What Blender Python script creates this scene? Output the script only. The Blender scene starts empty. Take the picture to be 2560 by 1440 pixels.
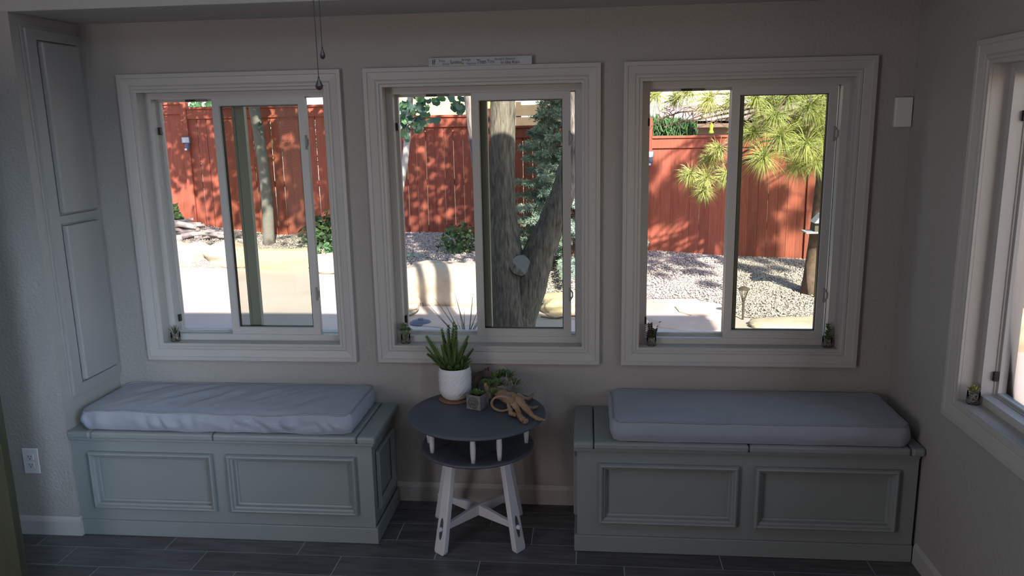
import bpy, math, random
import numpy as np
from mathutils import Vector, Matrix, noise as mnoise

SC = bpy.context.scene
COL = SC.collection
rnd = random.Random(7)
nrng = np.random.default_rng(11)

# ------------------------------------------------------------------ camera
CF, CC = 1965.95, np.array([0.3691, -3.6409, 1.8692])
CYAW, CPITCH, CROLL = -0.0993, -0.2058, -0.0184
def _basis():
    cy, sy, cp, sp = math.cos(CYAW), math.sin(CYAW), math.cos(CPITCH), math.sin(CPITCH)
    f = np.array([sy*cp, cy*cp, sp]); r = np.array([cy, -sy, 0.0]); u = np.cross(r, f)
    cr, sr = math.cos(CROLL), math.sin(CROLL)
    return cr*r + sr*u, -sr*r + cr*u, f
CR, CU, CFW = _basis()
cam_d = bpy.data.cameras.new('camera'); cam = bpy.data.objects.new('camera', cam_d); COL.objects.link(cam)
cam_d.sensor_fit = 'HORIZONTAL'; cam_d.sensor_width = 36.0; cam_d.lens = CF / 2560 * 36.0
cam_d.clip_start = 0.05; cam_d.clip_end = 300
cam.matrix_world = Matrix(((CR[0], CU[0], -CFW[0], CC[0]), (CR[1], CU[1], -CFW[1], CC[1]), (CR[2], CU[2], -CFW[2], CC[2]), (0, 0, 0, 1)))
SC.camera = cam
def at(px, py, axis, val):
    v = CFW + (px-1280)/CF*CR - (py-720)/CF*CU
    t = (val - CC[axis]) / v[axis]
    return Vector(CC + t*v)

ZC = 2.72                                   # ceiling height
# ------------------------------------------------------------------ world, sun, lamps, exposure
SUN_DIR = Vector((-0.35, 1.0, -0.73)).normalized()          # the way the light travels
w = bpy.data.worlds.new('world'); SC.world = w; w.use_nodes = True
nt = w.node_tree
sky = nt.nodes.new('ShaderNodeTexSky'); sky.sky_type = 'NISHITA'; sky.sun_disc = False
sky.sun_elevation = math.asin(-SUN_DIR.z); sky.sun_rotation = math.radians(160.6); sky.altitude = 1600; sky.dust_density = 3.0; sky.ozone_density = 0.4
bg = nt.nodes['Background']; nt.links.new(sky.outputs[0], bg.inputs[0]); bg.inputs[1].default_value = 0.48
sun_d = bpy.data.lights.new('sun', 'SUN'); sun_d.energy = 16.0; sun_d.color = (1.0, 0.93, 0.83); sun_d.angle = math.radians(0.9)
sun = bpy.data.objects.new('sun', sun_d); COL.objects.link(sun); sun.rotation_euler = SUN_DIR.to_track_quat('-Z', 'Y').to_euler(); sun.location = (3, -6, 9)
def area(name, loc, direction, sx, sy, energy, color):
    d = bpy.data.lights.new(name, 'AREA'); d.shape = 'RECTANGLE'; d.size = sx; d.size_y = sy; d.energy = energy; d.color = color
    o = bpy.data.objects.new(name, d); COL.objects.link(o); o.location = loc
    o.rotation_euler = Vector(direction).to_track_quat('-Z', 'Y').to_euler()
    return o
# daylight from the room's roof light, then fill lamps added out of view
area('roof_light', (-0.8, -1.75, ZC - 0.02), (-0.05, 0.14, -1), 2.0, 1.0, 13.0, (0.58, 0.79, 1.0))
area('right_window_fill', (1.68, -3.3, 1.95), (-3.75, 2.86, -1.25), 1.1, 0.8, 5.0, (0.62, 0.80, 1.0)).data.spread = math.radians(44)  # added blue lamp at the unseen right opening, aimed at the left wall
area('left_fill', (-2.55, -3.9, 1.15), (1.0, 0.55, -0.06), 1.5, 1.9, 58.0, (0.95, 0.90, 0.92))  # added fill to lift the right wall and bench; no door stands here
area('rear_warm_fill', (1.0, -6.3, 2.0), (0.1, 1, 0.05), 2.6, 1.0, 9.0, (1.0, 0.73, 0.57))  # added warm fill for the upper walls, with no window behind it
area('rear_blue_fill', (0.3, -5.6, 1.9), (-2.45, 5.1, -1.2), 0.9, 0.9, 2.6, (0.60, 0.80, 1.0)).data.spread = math.radians(26)  # narrow blue lamp added to brighten the left wall alone
vs = SC.view_settings
SC.display_settings.display_device = 'sRGB'
vs.view_transform = 'Standard'; vs.look = 'None'; vs.exposure = 0.0; vs.gamma = 1.0; vs.use_curve_mapping = False
SC.cycles.use_denoising = True
SC.cycles.max_bounces = 10; SC.cycles.diffuse_bounces = 6; SC.cycles.transparent_max_bounces = 16
SC.cycles.caustics_reflective = False; SC.cycles.caustics_refractive = False
SC.cycles.sample_clamp_indirect = 4.0

# ------------------------------------------------------------------ helpers
def mat(name, color, rough=0.6, var=0.0, vscale=6.0, bump=0.0, bscale=60.0, rand=0.0, stretch=None, color2=None, metal=0.0, spec=0.4, sheen=0.0, trans=0.0):
    m = bpy.data.materials.new(name); m.use_nodes = True
    n, l = m.node_tree.nodes, m.node_tree.links
    b = n['Principled BSDF']
    b.inputs['Base Color'].default_value = (*color, 1); b.inputs['Roughness'].default_value = rough
    b.inputs['Metallic'].default_value = metal; b.inputs['Specular IOR Level'].default_value = spec
    if sheen: b.inputs['Sheen Weight'].default_value = sheen
    tc = n.new('ShaderNodeTexCoord'); src = tc.outputs['Object']
    if stretch:
        mp = n.new('ShaderNodeMapping'); mp.inputs['Scale'].default_value = stretch; l.new(src, mp.inputs[0]); src = mp.outputs[0]
    if rand:
        oi = n.new('ShaderNodeObjectInfo'); ad = n.new('ShaderNodeVectorMath'); ad.operation = 'ADD'
        sc_ = n.new('ShaderNodeVectorMath'); sc_.operation = 'SCALE'; sc_.inputs[3].default_value = 37.0
        cx = n.new('ShaderNodeCombineXYZ'); l.new(oi.outputs['Random'], cx.inputs[0]); l.new(oi.outputs['Random'], cx.inputs[1]); l.new(oi.outputs['Random'], cx.inputs[2])
        l.new(cx.outputs[0], sc_.inputs[0]); l.new(src, ad.inputs[0]); l.new(sc_.outputs[0], ad.inputs[1]); src = ad.outputs[0]
    if var or color2 or rand:
        nz = n.new('ShaderNodeTexNoise'); nz.inputs['Scale'].default_value = vscale; nz.inputs['Detail'].default_value = 5; l.new(src, nz.inputs['Vector'])
        rp = n.new('ShaderNodeMapRange'); rp.inputs[1].default_value = 0.3; rp.inputs[2].default_value = 0.7
        l.new(nz.outputs['Fac'], rp.inputs[0])
        mx = n.new('ShaderNodeMix'); mx.data_type = 'RGBA'
        c2 = color2 or tuple(c*(1-var) for c in color)
        mx.inputs['A'].default_value = (*color, 1); mx.inputs['B'].default_value = (*c2, 1); l.new(rp.outputs[0], mx.inputs['Factor'])
        out = mx.outputs['Result']
        if rand:
            hv = n.new('ShaderNodeHueSaturation'); mr = n.new('ShaderNodeMapRange')
            mr.inputs[3].default_value = 1-rand; mr.inputs[4].default_value = 1+rand
            l.new(oi.outputs['Random'], mr.inputs[0]); l.new(mr.outputs[0], hv.inputs['Value']); l.new(out, hv.inputs['Color']); out = hv.outputs[0]
        l.new(out, b.inputs['Base Color'])
    if bump:
        nb = n.new('ShaderNodeTexNoise'); nb.inputs['Scale'].default_value = bscale; nb.inputs['Detail'].default_value = 4; l.new(src, nb.inputs['Vector'])
        bp = n.new('ShaderNodeBump'); bp.inputs['Strength'].default_value = bump; bp.inputs['Distance'].default_value = 0.01
        l.new(nb.outputs['Fac'], bp.inputs['Height']); l.new(bp.outputs[0], b.inputs['Normal'])
    if trans:
        tl = n.new('ShaderNodeBsdfTranslucent'); ms = n.new('ShaderNodeMixShader'); ms.inputs[0].default_value = trans
        tl.inputs[0].default_value = (*[min(1, c*1.5) for c in color], 1)
        l.new(b.outputs[0], ms.inputs[1]); l.new(tl.outputs[0], ms.inputs[2]); l.new(ms.outputs[0], n['Material Output'].inputs[0])
    return m
def glass(name, tint, gloss=0.06):
    m = bpy.data.materials.new(name); m.use_nodes = True
    n, l = m.node_tree.nodes, m.node_tree.links
    n.remove(n['Principled BSDF'])
    t = n.new('ShaderNodeBsdfTransparent'); t.inputs[0].default_value = (*tint, 1)
    g = n.new('ShaderNodeBsdfGlossy'); g.inputs['Roughness'].default_value = 0.02
    fr = n.new('ShaderNodeFresnel'); fr.inputs[0].default_value = 1.12
    mx = n.new('ShaderNodeMixShader'); l.new(fr.outputs[0], mx.inputs[0]); l.new(t.outputs[0], mx.inputs[1]); l.new(g.outputs[0], mx.inputs[2])
    l.new(mx.outputs[0], n['Material Output'].inputs[0])
    return m

M = {}
M['wall'] = mat('wall_paint', (0.355, 0.332, 0.312), 0.75, 0.04, 3, 0.35, 70)
M['ceiling'] = mat('ceiling_paint', (0.44, 0.425, 0.41), 0.8, 0.04, 3, 0.4, 60)
M['trim'] = mat('white_trim_paint', (0.445, 0.423, 0.404), 0.42, 0.03, 4)
M['vinyl'] = mat('white_vinyl', (0.475, 0.46, 0.446), 0.35, 0.02, 4)
M['cab'] = mat('cabinet_paint', (0.33, 0.318, 0.306), 0.5, 0.04, 3)
M['bench'] = mat('bench_paint', (0.235, 0.255, 0.255), 0.42, 0.05, 3, 0.05, 120)
M['cushion'] = mat('cushion_canvas', (0.31, 0.33, 0.385), 0.9, 0.08, 5, 0.25, 350, sheen=0.2)
M['piping'] = mat('cushion_piping', (0.27, 0.275, 0.30), 0.9, 0.05, 8)
M['tile'] = mat('wood_look_tile', (0.125, 0.122, 0.128), 0.34, 0.5, 2.6, 0.12, 30, rand=0.22, stretch=(2.2, 16, 1), color2=(0.060, 0.059, 0.062))
M['grout'] = mat('grout', (0.46, 0.46, 0.46), 0.9, 0.1, 20)
M['slate'] = mat('slate_chalk_paint', (0.085, 0.093, 0.112), 0.6, 0.15, 9)
M['white'] = mat('white_furniture_paint', (0.66, 0.66, 0.69), 0.45, 0.05, 7)
M['plate'] = mat('white_plastic', (0.66, 0.66, 0.65), 0.35, 0.02, 9)
M['black'] = mat('black_plastic', (0.015, 0.014, 0.014), 0.4, 0.1, 9)
M['metal'] = mat('pewter_metal', (0.16, 0.15, 0.14), 0.4, 0.2, 20, metal=0.8)
M['darkmetal'] = mat('dark_chain', (0.035, 0.03, 0.028), 0.7, 0.1, 20)
M['latch'] = mat('grey_latch', (0.30, 0.29, 0.28), 0.5, 0.1, 20)
M['ceramic'] = mat('white_ceramic', (0.74, 0.74, 0.75), 0.2, 0.04, 12)
M['soil'] = mat('potting_soil', (0.03, 0.024, 0.018), 0.95, 0.5, 60, 0.6, 90)
M['aloe'] = mat('spiky_leaf', (0.16, 0.22, 0.065), 0.5, 0.5, 14, color2=(0.07, 0.12, 0.035), rand=0.25)
M['grass_leaf'] = mat('pale_spiky_leaf', (0.13, 0.23, 0.055), 0.5, 0.3, 14)
M['succ'] = mat('succulent_green', (0.15, 0.23, 0.075), 0.5, 0.4, 25, color2=(0.07, 0.115, 0.045))
M['succ_bronze'] = mat('succulent_bronze', (0.085, 0.075, 0.045), 0.5, 0.4, 25, color2=(0.04, 0.03, 0.025))
M['succ_yellow'] = mat('succulent_yellow', (0.30, 0.30, 0.09), 0.5, 0.4, 25, color2=(0.12, 0.15, 0.05))
M['airplant'] = mat('air_plant_silver', (0.33, 0.32, 0.24), 0.7, 0.25, 20)
M['redstick'] = mat('red_stem', (0.20, 0.035, 0.03), 0.5, 0.2, 20)
M['drift'] = mat('driftwood', (0.40, 0.27, 0.18), 0.75, 0.45, 10, 0.6, 35, stretch=(1, 1, 3), color2=(0.24, 0.155, 0.10))
M['bark_brown'] = mat('curved_bark', (0.13, 0.10, 0.08), 0.9, 0.5, 20, 0.6, 40)
M['cork'] = mat('terracotta_coaster', (0.27, 0.15, 0.10), 0.85, 0.25, 30)
M['boxside'] = mat('embossed_planter', (0.25, 0.235, 0.235), 0.6, 0.45, 55, 0.6, 60)
M['pebble'] = mat('jar_pebbles', (0.38, 0.33, 0.29), 0.8, 0.7, 90, 0.5, 90)
M['signwood'] = mat('painted_sign', (0.45, 0.45, 0.46), 0.6, 0.15, 12)
M['ink'] = mat('sign_ink_dark', (0.035, 0.028, 0.03), 0.7)
M['ink2'] = mat('sign_ink_blue', (0.09, 0.12, 0.15), 0.7)
M['ink3'] = mat('sign_ink_yellow', (0.33, 0.27, 0.06), 0.7)
M['crystal'] = mat('smoky_crystal', (0.045, 0.03, 0.03), 0.3, 0.3, 60, spec=0.5)
M['olive'] = mat('dark_wood_door', (0.055, 0.052, 0.03), 0.6, 0.3, 4, stretch=(8, 8, 1))
M['glass_clear'] = glass('clear_pane_glass', (0.97, 0.955, 0.96))
M['glass_tint'] = glass('coated_pane_glass', (0.80, 0.815, 0.77))
M['jar'] = glass('jar_glass', (0.965, 0.975, 0.965))
# outdoors
M['fence'] = mat('red_cedar_stain', (0.29, 0.078, 0.046), 0.8, 0.28, 5, 0.3, 30, rand=0.14, stretch=(9, 9, 0.7))
M['patio'] = mat('concrete_patio', (0.50, 0.435, 0.395), 0.85, 0.16, 1.4, 0.15, 40)
M['flag'] = mat('flagstone', (0.50, 0.41, 0.35), 0.85, 0.2, 2.5, 0.25, 20, rand=0.12)
M['gravel_bed'] = mat('gravel_bed', (0.36, 0.32, 0.285), 0.95, 0.65, 45, 1.0, 45)
M['gravel'] = mat('river_gravel', (0.50, 0.445, 0.40), 0.85, 0.5, 14, color2=(0.30, 0.27, 0.25))
M['boulder'] = mat('sandstone', (0.52, 0.45, 0.33), 0.9, 0.3, 4, 0.7, 14, color2=(0.36, 0.30, 0.24))
M['boulder2'] = mat('yellow_sandstone', (0.50, 0.43, 0.28), 0.9, 0.3, 5, 0.6, 16, color2=(0.45, 0.38, 0.26))
M['log'] = mat('weathered_log', (0.40, 0.36, 0.34), 0.9, 0.45, 9, 0.6, 30, rand=0.3, stretch=(1, 1, 1))
M['bark'] = mat('furrowed_bark', (0.29, 0.255, 0.215), 0.95, 0.6, 9, 1.0, 17, stretch=(6, 6, 1.0), color2=(0.085, 0.073, 0.064))
M['cut'] = mat('cut_wood', (0.33, 0.34, 0.33), 0.9, 0.15, 30)
M['aspen'] = mat('pale_aspen_bark', (0.50, 0.48, 0.46), 0.8, 0.2, 8, 0.3, 20, color2=(0.40, 0.39, 0.37))
M['dapple'] = mat('grey_bark', (0.19, 0.185, 0.17), 0.9, 0.5, 9, 0.8, 22, color2=(0.16, 0.15, 0.135))
M['leaf'] = mat('maple_leaf', (0.12, 0.24, 0.10), 0.5, 0.4, 5, color2=(0.055, 0.13, 0.07), rand=0.3, trans=0.3)
M['leaf_t'] = mat('teal_leaf', (0.085, 0.17, 0.125), 0.5, 0.3, 5, rand=0.3, trans=0.22)
M['shrub'] = mat('shrub_leaf', (0.085, 0.15, 0.05), 0.6, 0.4, 5, color2=(0.035, 0.07, 0.03), trans=0.12)
M['spruce'] = mat('blue_spruce_needles', (0.33, 0.42, 0.35), 0.7, 0.4, 4, color2=(0.16, 0.23, 0.195))
M['pine'] = mat('pine_needles', (0.50, 0.53, 0.17), 0.5, 0.3, 4, color2=(0.30, 0.36, 0.13), rand=0.15, trans=0.2)
M['twig'] = mat('pine_bark', (0.17, 0.12, 0.09), 0.95, 0.5, 14, 0.8, 20)
M['juniper'] = mat('hedge_green', (0.075, 0.17, 0.05), 0.7, 0.5, 9, color2=(0.035, 0.085, 0.03), trans=0.15)
M['yucca'] = mat('yucca_blade', (0.14, 0.15, 0.10), 0.6, 0.3, 9)
M['lamp'] = mat('bronze_lantern', (0.075, 0.06, 0.045), 0.5, 0.2, 20)
M['lampglass'] = glass('frosted_lantern_glass', (0.92, 0.92, 0.90))
M['feeder'] = mat('feeder_cedar', (0.10, 0.085, 0.065), 0.8, 0.3, 12)
M['feeder_roof'] = mat('feeder_zinc', (0.40, 0.42, 0.45), 0.45, 0.2, 9)
M['redpole'] = mat('rusty_pole', (0.12, 0.04, 0.03), 0.7, 0.2, 20)
M['bottle'] = mat('yellow_green_bottle', (0.45, 0.55, 0.08), 0.2, 0.3, 12, trans=0.4)
M['disc'] = mat('blue_grey_plastic', (0.10, 0.115, 0.17), 0.5, 0.2, 9)
M['solar'] = mat('solar_panel', (0.42, 0.44, 0.50), 0.25, 0.05, 9)
M['stucco'] = mat('house_stucco', (0.42, 0.38, 0.33), 0.9, 0.1, 6, 0.3, 40)
M['nbwall'] = mat('pink_siding', (0.42, 0.31, 0.29), 0.9, 0.08, 3)
M['nbwhite'] = mat('white_siding', (0.72, 0.70, 0.66), 0.85, 0.05, 3)
M['nbroof'] = mat('brown_shingle', (0.20, 0.155, 0.135), 0.95, 0.4, 8, 0.5, 30)
M['nbbrown'] = mat('brown_timber', (0.15, 0.105, 0.075), 0.85, 0.25, 6)
M['tanroof'] = mat('tan_thatch_siding', (0.55, 0.49, 0.27), 0.95, 0.45, 14, 0.6, 30, stretch=(1, 1, 3))
M['dirt'] = mat('yard_ground', (0.33, 0.29, 0.20), 0.95, 0.3, 2, 0.4, 20)
M['darkglass'] = mat('far_window_glass', (0.05, 0.055, 0.065), 0.15)

def link(o, parent=None, **kw):
    COL.objects.link(o)
    if parent is not None: o.parent = parent
    for k, v in kw.items(): o[k] = v
    return o
def empty(name, loc=(0, 0, 0), rz=0.0, **kw):
    o = bpy.data.objects.new(name, None); o.location = loc; o.rotation_euler = (0, 0, rz); o.empty_display_size = 0.1
    return link(o, None, **kw)
def thing(name, label, cat, loc=(0, 0, 0), rz=0.0, group=None):
    o = empty(name, loc, rz, label=label, category=cat)
    if group: o['group'] = group
    return o
def tag(o, label, cat, group=None):
    o['label'] = label; o['category'] = cat
    if group: o['group'] = group
    return o

class MB:
    def __init__(s): s.v, s.f = [], []
    def add(s, vs_, fs): b = len(s.v); s.v += [tuple(p) for p in vs_]; s.f += [tuple(b+i for i in f) for f in fs]; return s
    def box(s, x0, x1, y0, y1, z0, z1):
        return s.add([(x0,y0,z0),(x1,y0,z0),(x1,y1,z0),(x0,y1,z0),(x0,y0,z1),(x1,y0,z1),(x1,y1,z1),(x0,y1,z1)],
                     [(0,3,2,1),(4,5,6,7),(0,1,5,4),(1,2,6,5),(2,3,7,6),(3,0,4,7)])
    def tube(s, pts, rad, n=8, cap=True, flat=1.0, jit=0.0, seed=0):
        pts = [Vector(p) for p in pts]; k = len(pts)
        if not isinstance(rad, (list, tuple)): rad = [rad]*k
        base = len(s.v); up = Vector((0, 0, 1)); prev = None
        for i, p in enumerate(pts):
            d = (pts[min(i+1, k-1)] - pts[max(i-1, 0)]).normalized()
            if prev is None:
                a = up if abs(d.z) < 0.9 else Vector((1, 0, 0)); x = d.cross(a).normalized()
            else: x = (prev - d*prev.dot(d)).normalized()
            prev = x; y = d.cross(x)
            for j in range(n):
                t = 2*math.pi*j/n; r = rad[i]
                if jit: r *= 1 + jit*mnoise.noise(Vector((math.cos(t)*2+seed, math.sin(t)*2, i*0.7)))
                q = p + x*(math.cos(t)*r) + y*(math.sin(t)*r*flat); s.v.append(tuple(q))
        for i in range(k-1):
            for j in range(n):
                a = base+i*n+j; b = base+i*n+(j+1) % n; s.f.append((a, b, b+n, a+n))
        if cap: s.f.append(tuple(base+j for j in reversed(range(n)))); s.f.append(tuple(base+(k-1)*n+j for j in range(n)))
        return s
    def lathe(s, prof, n=24, c=(0, 0, 0), close=False):
        base = len(s.v); k = len(prof)
        for r, z in prof:
            for j in range(n):
                t = 2*math.pi*j/n; s.v.append((c[0]+r*math.cos(t), c[1]+r*math.sin(t), c[2]+z))
        for i in range(k-1):
            for j in range(n):
                a = base+i*n+j; b = base+i*n+(j+1) % n; s.f.append((a, b, b+n, a+n))
        if not close:
            s.f.append(tuple(base+j for j in reversed(range(n)))); s.f.append(tuple(base+(k-1)*n+j for j in range(n)))
        return s
    def blade(s, p, d, L, W, T, up=(0, 0, 1), bend=0.0, segs=4, shape=None):
        p = Vector(p); d = Vector(d).normalized(); up = Vector(up)
        side = d.cross(up); side = side.normalized() if side.length > 1e-4 else Vector((1, 0, 0))
        nrm = side.cross(d).normalized(); base = len(s.v); pos = p.copy(); dd = d.copy()
        for i in range(segs+1):
            t = i/segs; wdt = shape(t) if shape else (1-t)**0.7*(0.55+0.9*t*(1-t)*2)
            wdt = max(wdt, 0.03)
            for a, b in ((1, 0), (0, 1), (-1, 0), (0, -1)):
                s.v.append(tuple(pos + side*(a*W*0.5*wdt) + nrm*(b*T*0.5*wdt)))
            dd = (dd - nrm*(bend/segs)).normalized(); nrm = side.cross(dd).normalized(); pos = pos + dd*(L/segs)
        for i in range(segs):
            for j in range(4):
                a = base+i*4+j; b = base+i*4+(j+1) % 4; s.f.append((a, b, b+4, a+4))
        s.f.append((base+3, base+2, base+1, base)); e = base+segs*4; s.f.append((e, e+1, e+2, e+3))
        return s
    def blob(s, c, r, seed=0, n=1, p=2.0, amp=0.15, freq=1.3, lat=10, lon=14):
        c = Vector(c); base = len(s.v)
        def pt(th, ph):
            d = Vector((math.cos(ph)*math.cos(th), math.cos(ph)*math.sin(th), math.sin(ph)))
            k = (abs(d.x)**p + abs(d.y)**p + abs(d.z)**p)**(-1/p)
            q = d*k; f = 1 + amp*mnoise.noise(q*freq + Vector((seed*3.1, seed*1.7, seed))) + amp*0.4*mnoise.noise(q*freq*3 + Vector((seed, 0, 0)))
            return tuple(c + Vector((q.x*r[0], q.y*r[1], q.z*r[2]))*f)
        for i in range(1, lat):
            ph = -math.pi/2 + math.pi*i/lat
            for j in range(lon): s.v.append(pt(2*math.pi*j/lon, ph))
        s.v.append(pt(0, -math.pi/2)); s.v.append(pt(0, math.pi/2)); bot, top = len(s.v)-2, len(s.v)-1
        for i in range(lat-2):
            for j in range(lon):
                a = base+i*lon+j; b = base+i*lon+(j+1) % lon; s.f.append((a, b, b+lon, a+lon))
        for j in range(lon):
            s.f.append((bot, base+(j+1) % lon, base+j)); e = base+(lat-2)*lon; s.f.append((top, e+j, e+(j+1) % lon))
        return s
    def ring(s, prof, x0, x1, z0, z1, sides='tblr'):
        """profile points (inset, outward) swept round a rectangle in the local x/z plane, outward is -y; mitred corners"""
        k = len(prof)
        for sd in sides:
            base = len(s.v)
            for t, d in prof:
                if sd == 't': a, b = (x0+t, -d, z1-t), (x1-t, -d, z1-t)
                if sd == 'b': a, b = (x0+t, -d, z0+t), (x1-t, -d, z0+t)
                if sd == 'l': a, b = (x0+t, -d, z0+t), (x0+t, -d, z1-t)
                if sd == 'r': a, b = (x1-t, -d, z0+t), (x1-t, -d, z1-t)
                s.v += [a, b]
            for i in range(k):
                j = (i+1) % k; q = (base+2*i, base+2*i+1, base+2*j+1, base+2*j)
                s.f.append(q)
            s.f.append(tuple(base+2*i for i in range(k))); s.f.append(tuple(base+2*i+1 for i in range(k)))
        return s
    def mesh(s, name, m, smooth=False):
        me = bpy.data.meshes.new(name); me.from_pydata(s.v, [], s.f)
        me.materials.append(M[m] if isinstance(m, str) else m)
        if smooth: me.polygons.foreach_set('use_smooth', [True]*len(me.polygons))
        me.update(); return me
    def build(s, name, m, parent=None, smooth=False, bevel=0.0, loc=None, fix=False, **kw):
        me = s.mesh(name, m, smooth)
        if fix:
            import bmesh
            bm = bmesh.new(); bm.from_mesh(me); bmesh.ops.recalc_face_normals(bm, faces=bm.faces); bm.to_mesh(me); bm.free()
        o = bpy.data.objects.new(name, me)
        if loc is not None: o.location = loc
        if bevel:
            md = o.modifiers.new('bevel', 'BEVEL'); md.width = bevel; md.segments = 2; md.limit_method = 'ANGLE'; md.angle_limit = 0.6
        return link(o, parent, **kw)
def np_build(name, m, V, F, parent=None, smooth=False, **kw):
    """V (n,3), F (k,4) or (k,3) arrays"""
    me = bpy.data.meshes.new(name); F = np.asarray(F); k, c = F.shape
    me.vertices.add(len(V)); me.vertices.foreach_set('co', np.asarray(V, dtype=np.float32).ravel())
    me.loops.add(k*c); me.loops.foreach_set('vertex_index', F.astype(np.int32).ravel())
    me.polygons.add(k); me.polygons.foreach_set('loop_start', np.arange(0, k*c, c, dtype=np.int32))
    me.materials.append(M[m]); me.update(calc_edges=True); me.validate()
    if smooth: me.polygons.foreach_set('use_smooth', [True]*k)
    o = bpy.data.objects.new(name, me); return link(o, parent, **kw)
def needles(starts, dirs, length, rad, droop=0.0):
    """tapered three-sided needles, two segments"""
    S = np.asarray(starts, float); D = np.asarray(dirs, float); D /= np.linalg.norm(D, axis=1)[:, None]; n = len(S)
    L = np.broadcast_to(np.asarray(length, float), (n,))[:, None]
    a = np.cross(D, np.array([0.31, 0.17, 0.93])); a /= np.linalg.norm(a, axis=1)[:, None]+1e-9; b = np.cross(D, a)
    V = np.zeros((n, 7, 3)); mid = S + D*L*0.55; tip = S + D*L; tip[:, 2] -= droop*L[:, 0]
    for i in range(3):
        t = 2*math.pi*i/3; o = a*math.cos(t)+b*math.sin(t); V[:, i] = S+o*rad; V[:, 3+i] = mid+o*rad*0.8
    V[:, 6] = tip
    f = []
    for i in range(3):
        j = (i+1) % 3; f += [(i, j, 3+j), (i, 3+j, 3+i), (3+i, 3+j, 6)]
    F = (np.array(f)[None] + 7*np.arange(n)[:, None, None]).reshape(-1, 3)
    return V.reshape(-1, 3), F
def slivers(starts, dirs, length, wid, rng):
    """flat diamond needles, two triangles each"""
    S = np.asarray(starts, float); D = np.asarray(dirs, float); D /= np.linalg.norm(D, axis=1)[:, None]; n = len(S)
    u = rng.normal(size=(n, 3)); s_ = np.cross(D, u); s_ /= np.linalg.norm(s_, axis=1)[:, None]; L = (length*(.7+.6*rng.random(n)))[:, None]
    V = np.stack([S, S+D*L*.45+s_*wid, S+D*L, S+D*L*.45-s_*wid], 1).reshape(-1, 3); b = 4*np.arange(n)[:, None]
    return V, np.concatenate([b+np.array([0, 1, 2]), b+np.array([0, 2, 3])])
def leaves(pos, size, rng, flat=0.5):
    """small pointed leaves, four corners each, folded along the middle"""
    P = np.asarray(pos, float); n = len(P)
    d = rng.normal(size=(n, 3)); d[:, 2] = d[:, 2]*flat - 0.25; d /= np.linalg.norm(d, axis=1)[:, None]
    u = rng.normal(size=(n, 3)); s_ = np.cross(d, u); s_ /= np.linalg.norm(s_, axis=1)[:, None]; nn = np.cross(d, s_)
    L = (size*(0.7+0.6*rng.random(n)))[:, None]
    V = np.stack([P, P+d*L*0.5+s_*L*0.36+nn*L*0.08, P+d*L, P+d*L*0.5-s_*L*0.36+nn*L*0.08], 1).reshape(-1, 3)
    b = 4*np.arange(n)[:, None]
    F = np.concatenate([b+np.array([0, 1, 2]), b+np.array([0, 2, 3])])
    return V, F

def dense(pts, k=5):
    out = []
    for a, b in zip(pts[:-1], pts[1:]): out += [a.lerp(b, i/k) for i in range(k)]
    return out+[pts[-1]]
def drad(r, k=5):
    out = []
    for a, b in zip(r[:-1], r[1:]): out += [a+(b-a)*i/k for i in range(k)]
    return out+[r[-1]]
# ------------------------------------------------------------------ room numbers
XL, XR, D = -2.022, 1.76, -0.4425
ZS = 2.36
WIN_Z0, WIN_Z1, WIN_W, CAS = 0.737, 2.127, 1.077, 0.0835
WX = [-1.8413, -0.6564, 0.5225]
YREAR, XLEFT = -6.4, -2.62

def wall_mesh(L, z0, z1, th, holes):
    """wall in local x (0..L), inner face y=0, outer face y=th"""
    mb = MB(); xs = sorted({0, L, *[h[0] for h in holes], *[h[1] for h in holes]}); zs = sorted({z0, z1, *[h[2] for h in holes], *[h[3] for h in holes]})
    def hole(xa, za): return any(h[0]-1e-6 <= xa < h[1]-1e-6 and h[2]-1e-6 <= za < h[3]-1e-6 for h in holes)
    for i in range(len(xs)-1):
        for j in range(len(zs)-1):
            a, b, c, d = xs[i], xs[i+1], zs[j], zs[j+1]
            if hole(a, c): continue
            mb.add([(a,0,c),(b,0,c),(b,0,d),(a,0,d)], [(0,1,2,3)]); mb.add([(a,th,c),(b,th,c),(b,th,d),(a,th,d)], [(3,2,1,0)])
    for x0, x1, a, b in holes+[(0, L, z0, z1)]:
        mb.add([(x0,0,a),(x1,0,a),(x1,th,a),(x0,th,a)], [(0,1,2,3)]); mb.add([(x0,0,b),(x1,0,b),(x1,th,b),(x0,th,b)], [(3,2,1,0)])
        mb.add([(x0,0,a),(x0,0,b),(x0,th,b),(x0,th,a)], [(0,1,2,3)]); mb.add([(x1,0,a),(x1,0,b),(x1,th,b),(x1,th,a)], [(3,2,1,0)])
    return mb
TH = 0.16
hz = (WIN_Z0+CAS-0.012, WIN_Z1-CAS+0.012)
holes = [(x+CAS-0.012-(XL-0.1), x+WIN_W-CAS+0.012-(XL-0.1), *hz) for x in WX]
wb = wall_mesh(XR+TH-(XL-0.1), -0.2, ZC, TH, holes).build('wall_back', 'wall', kind='structure'); wb.location = (XL-0.1, 0, 0)
W4Y = -0.593
wr_holes = [(-W4Y+CAS-0.012, -W4Y+WIN_W-CAS+0.012, *hz), (2.9, 3.9, *hz)]
wr = wall_mesh(-YREAR+0.1, -0.2, ZC, TH, wr_holes).build('wall_right', 'wall', kind='structure'); wr.location = (XR, 0, 0); wr.rotation_euler = (0, 0, -math.pi/2)
MB().box(XL-0.1, XL, D+0.1, 0, 0, ZS+0.02).build('wall_left', 'wall', kind='structure')
MB().box(XLEFT-0.1, XL, D, D+0.1, 0, ZC).build('wall_left_return', 'wall', kind='structure')
MB().box(XLEFT-0.12, XLEFT, YREAR-0.1, D, -0.2, ZC).build('wall_left_side', 'wall', kind='structure')
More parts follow.
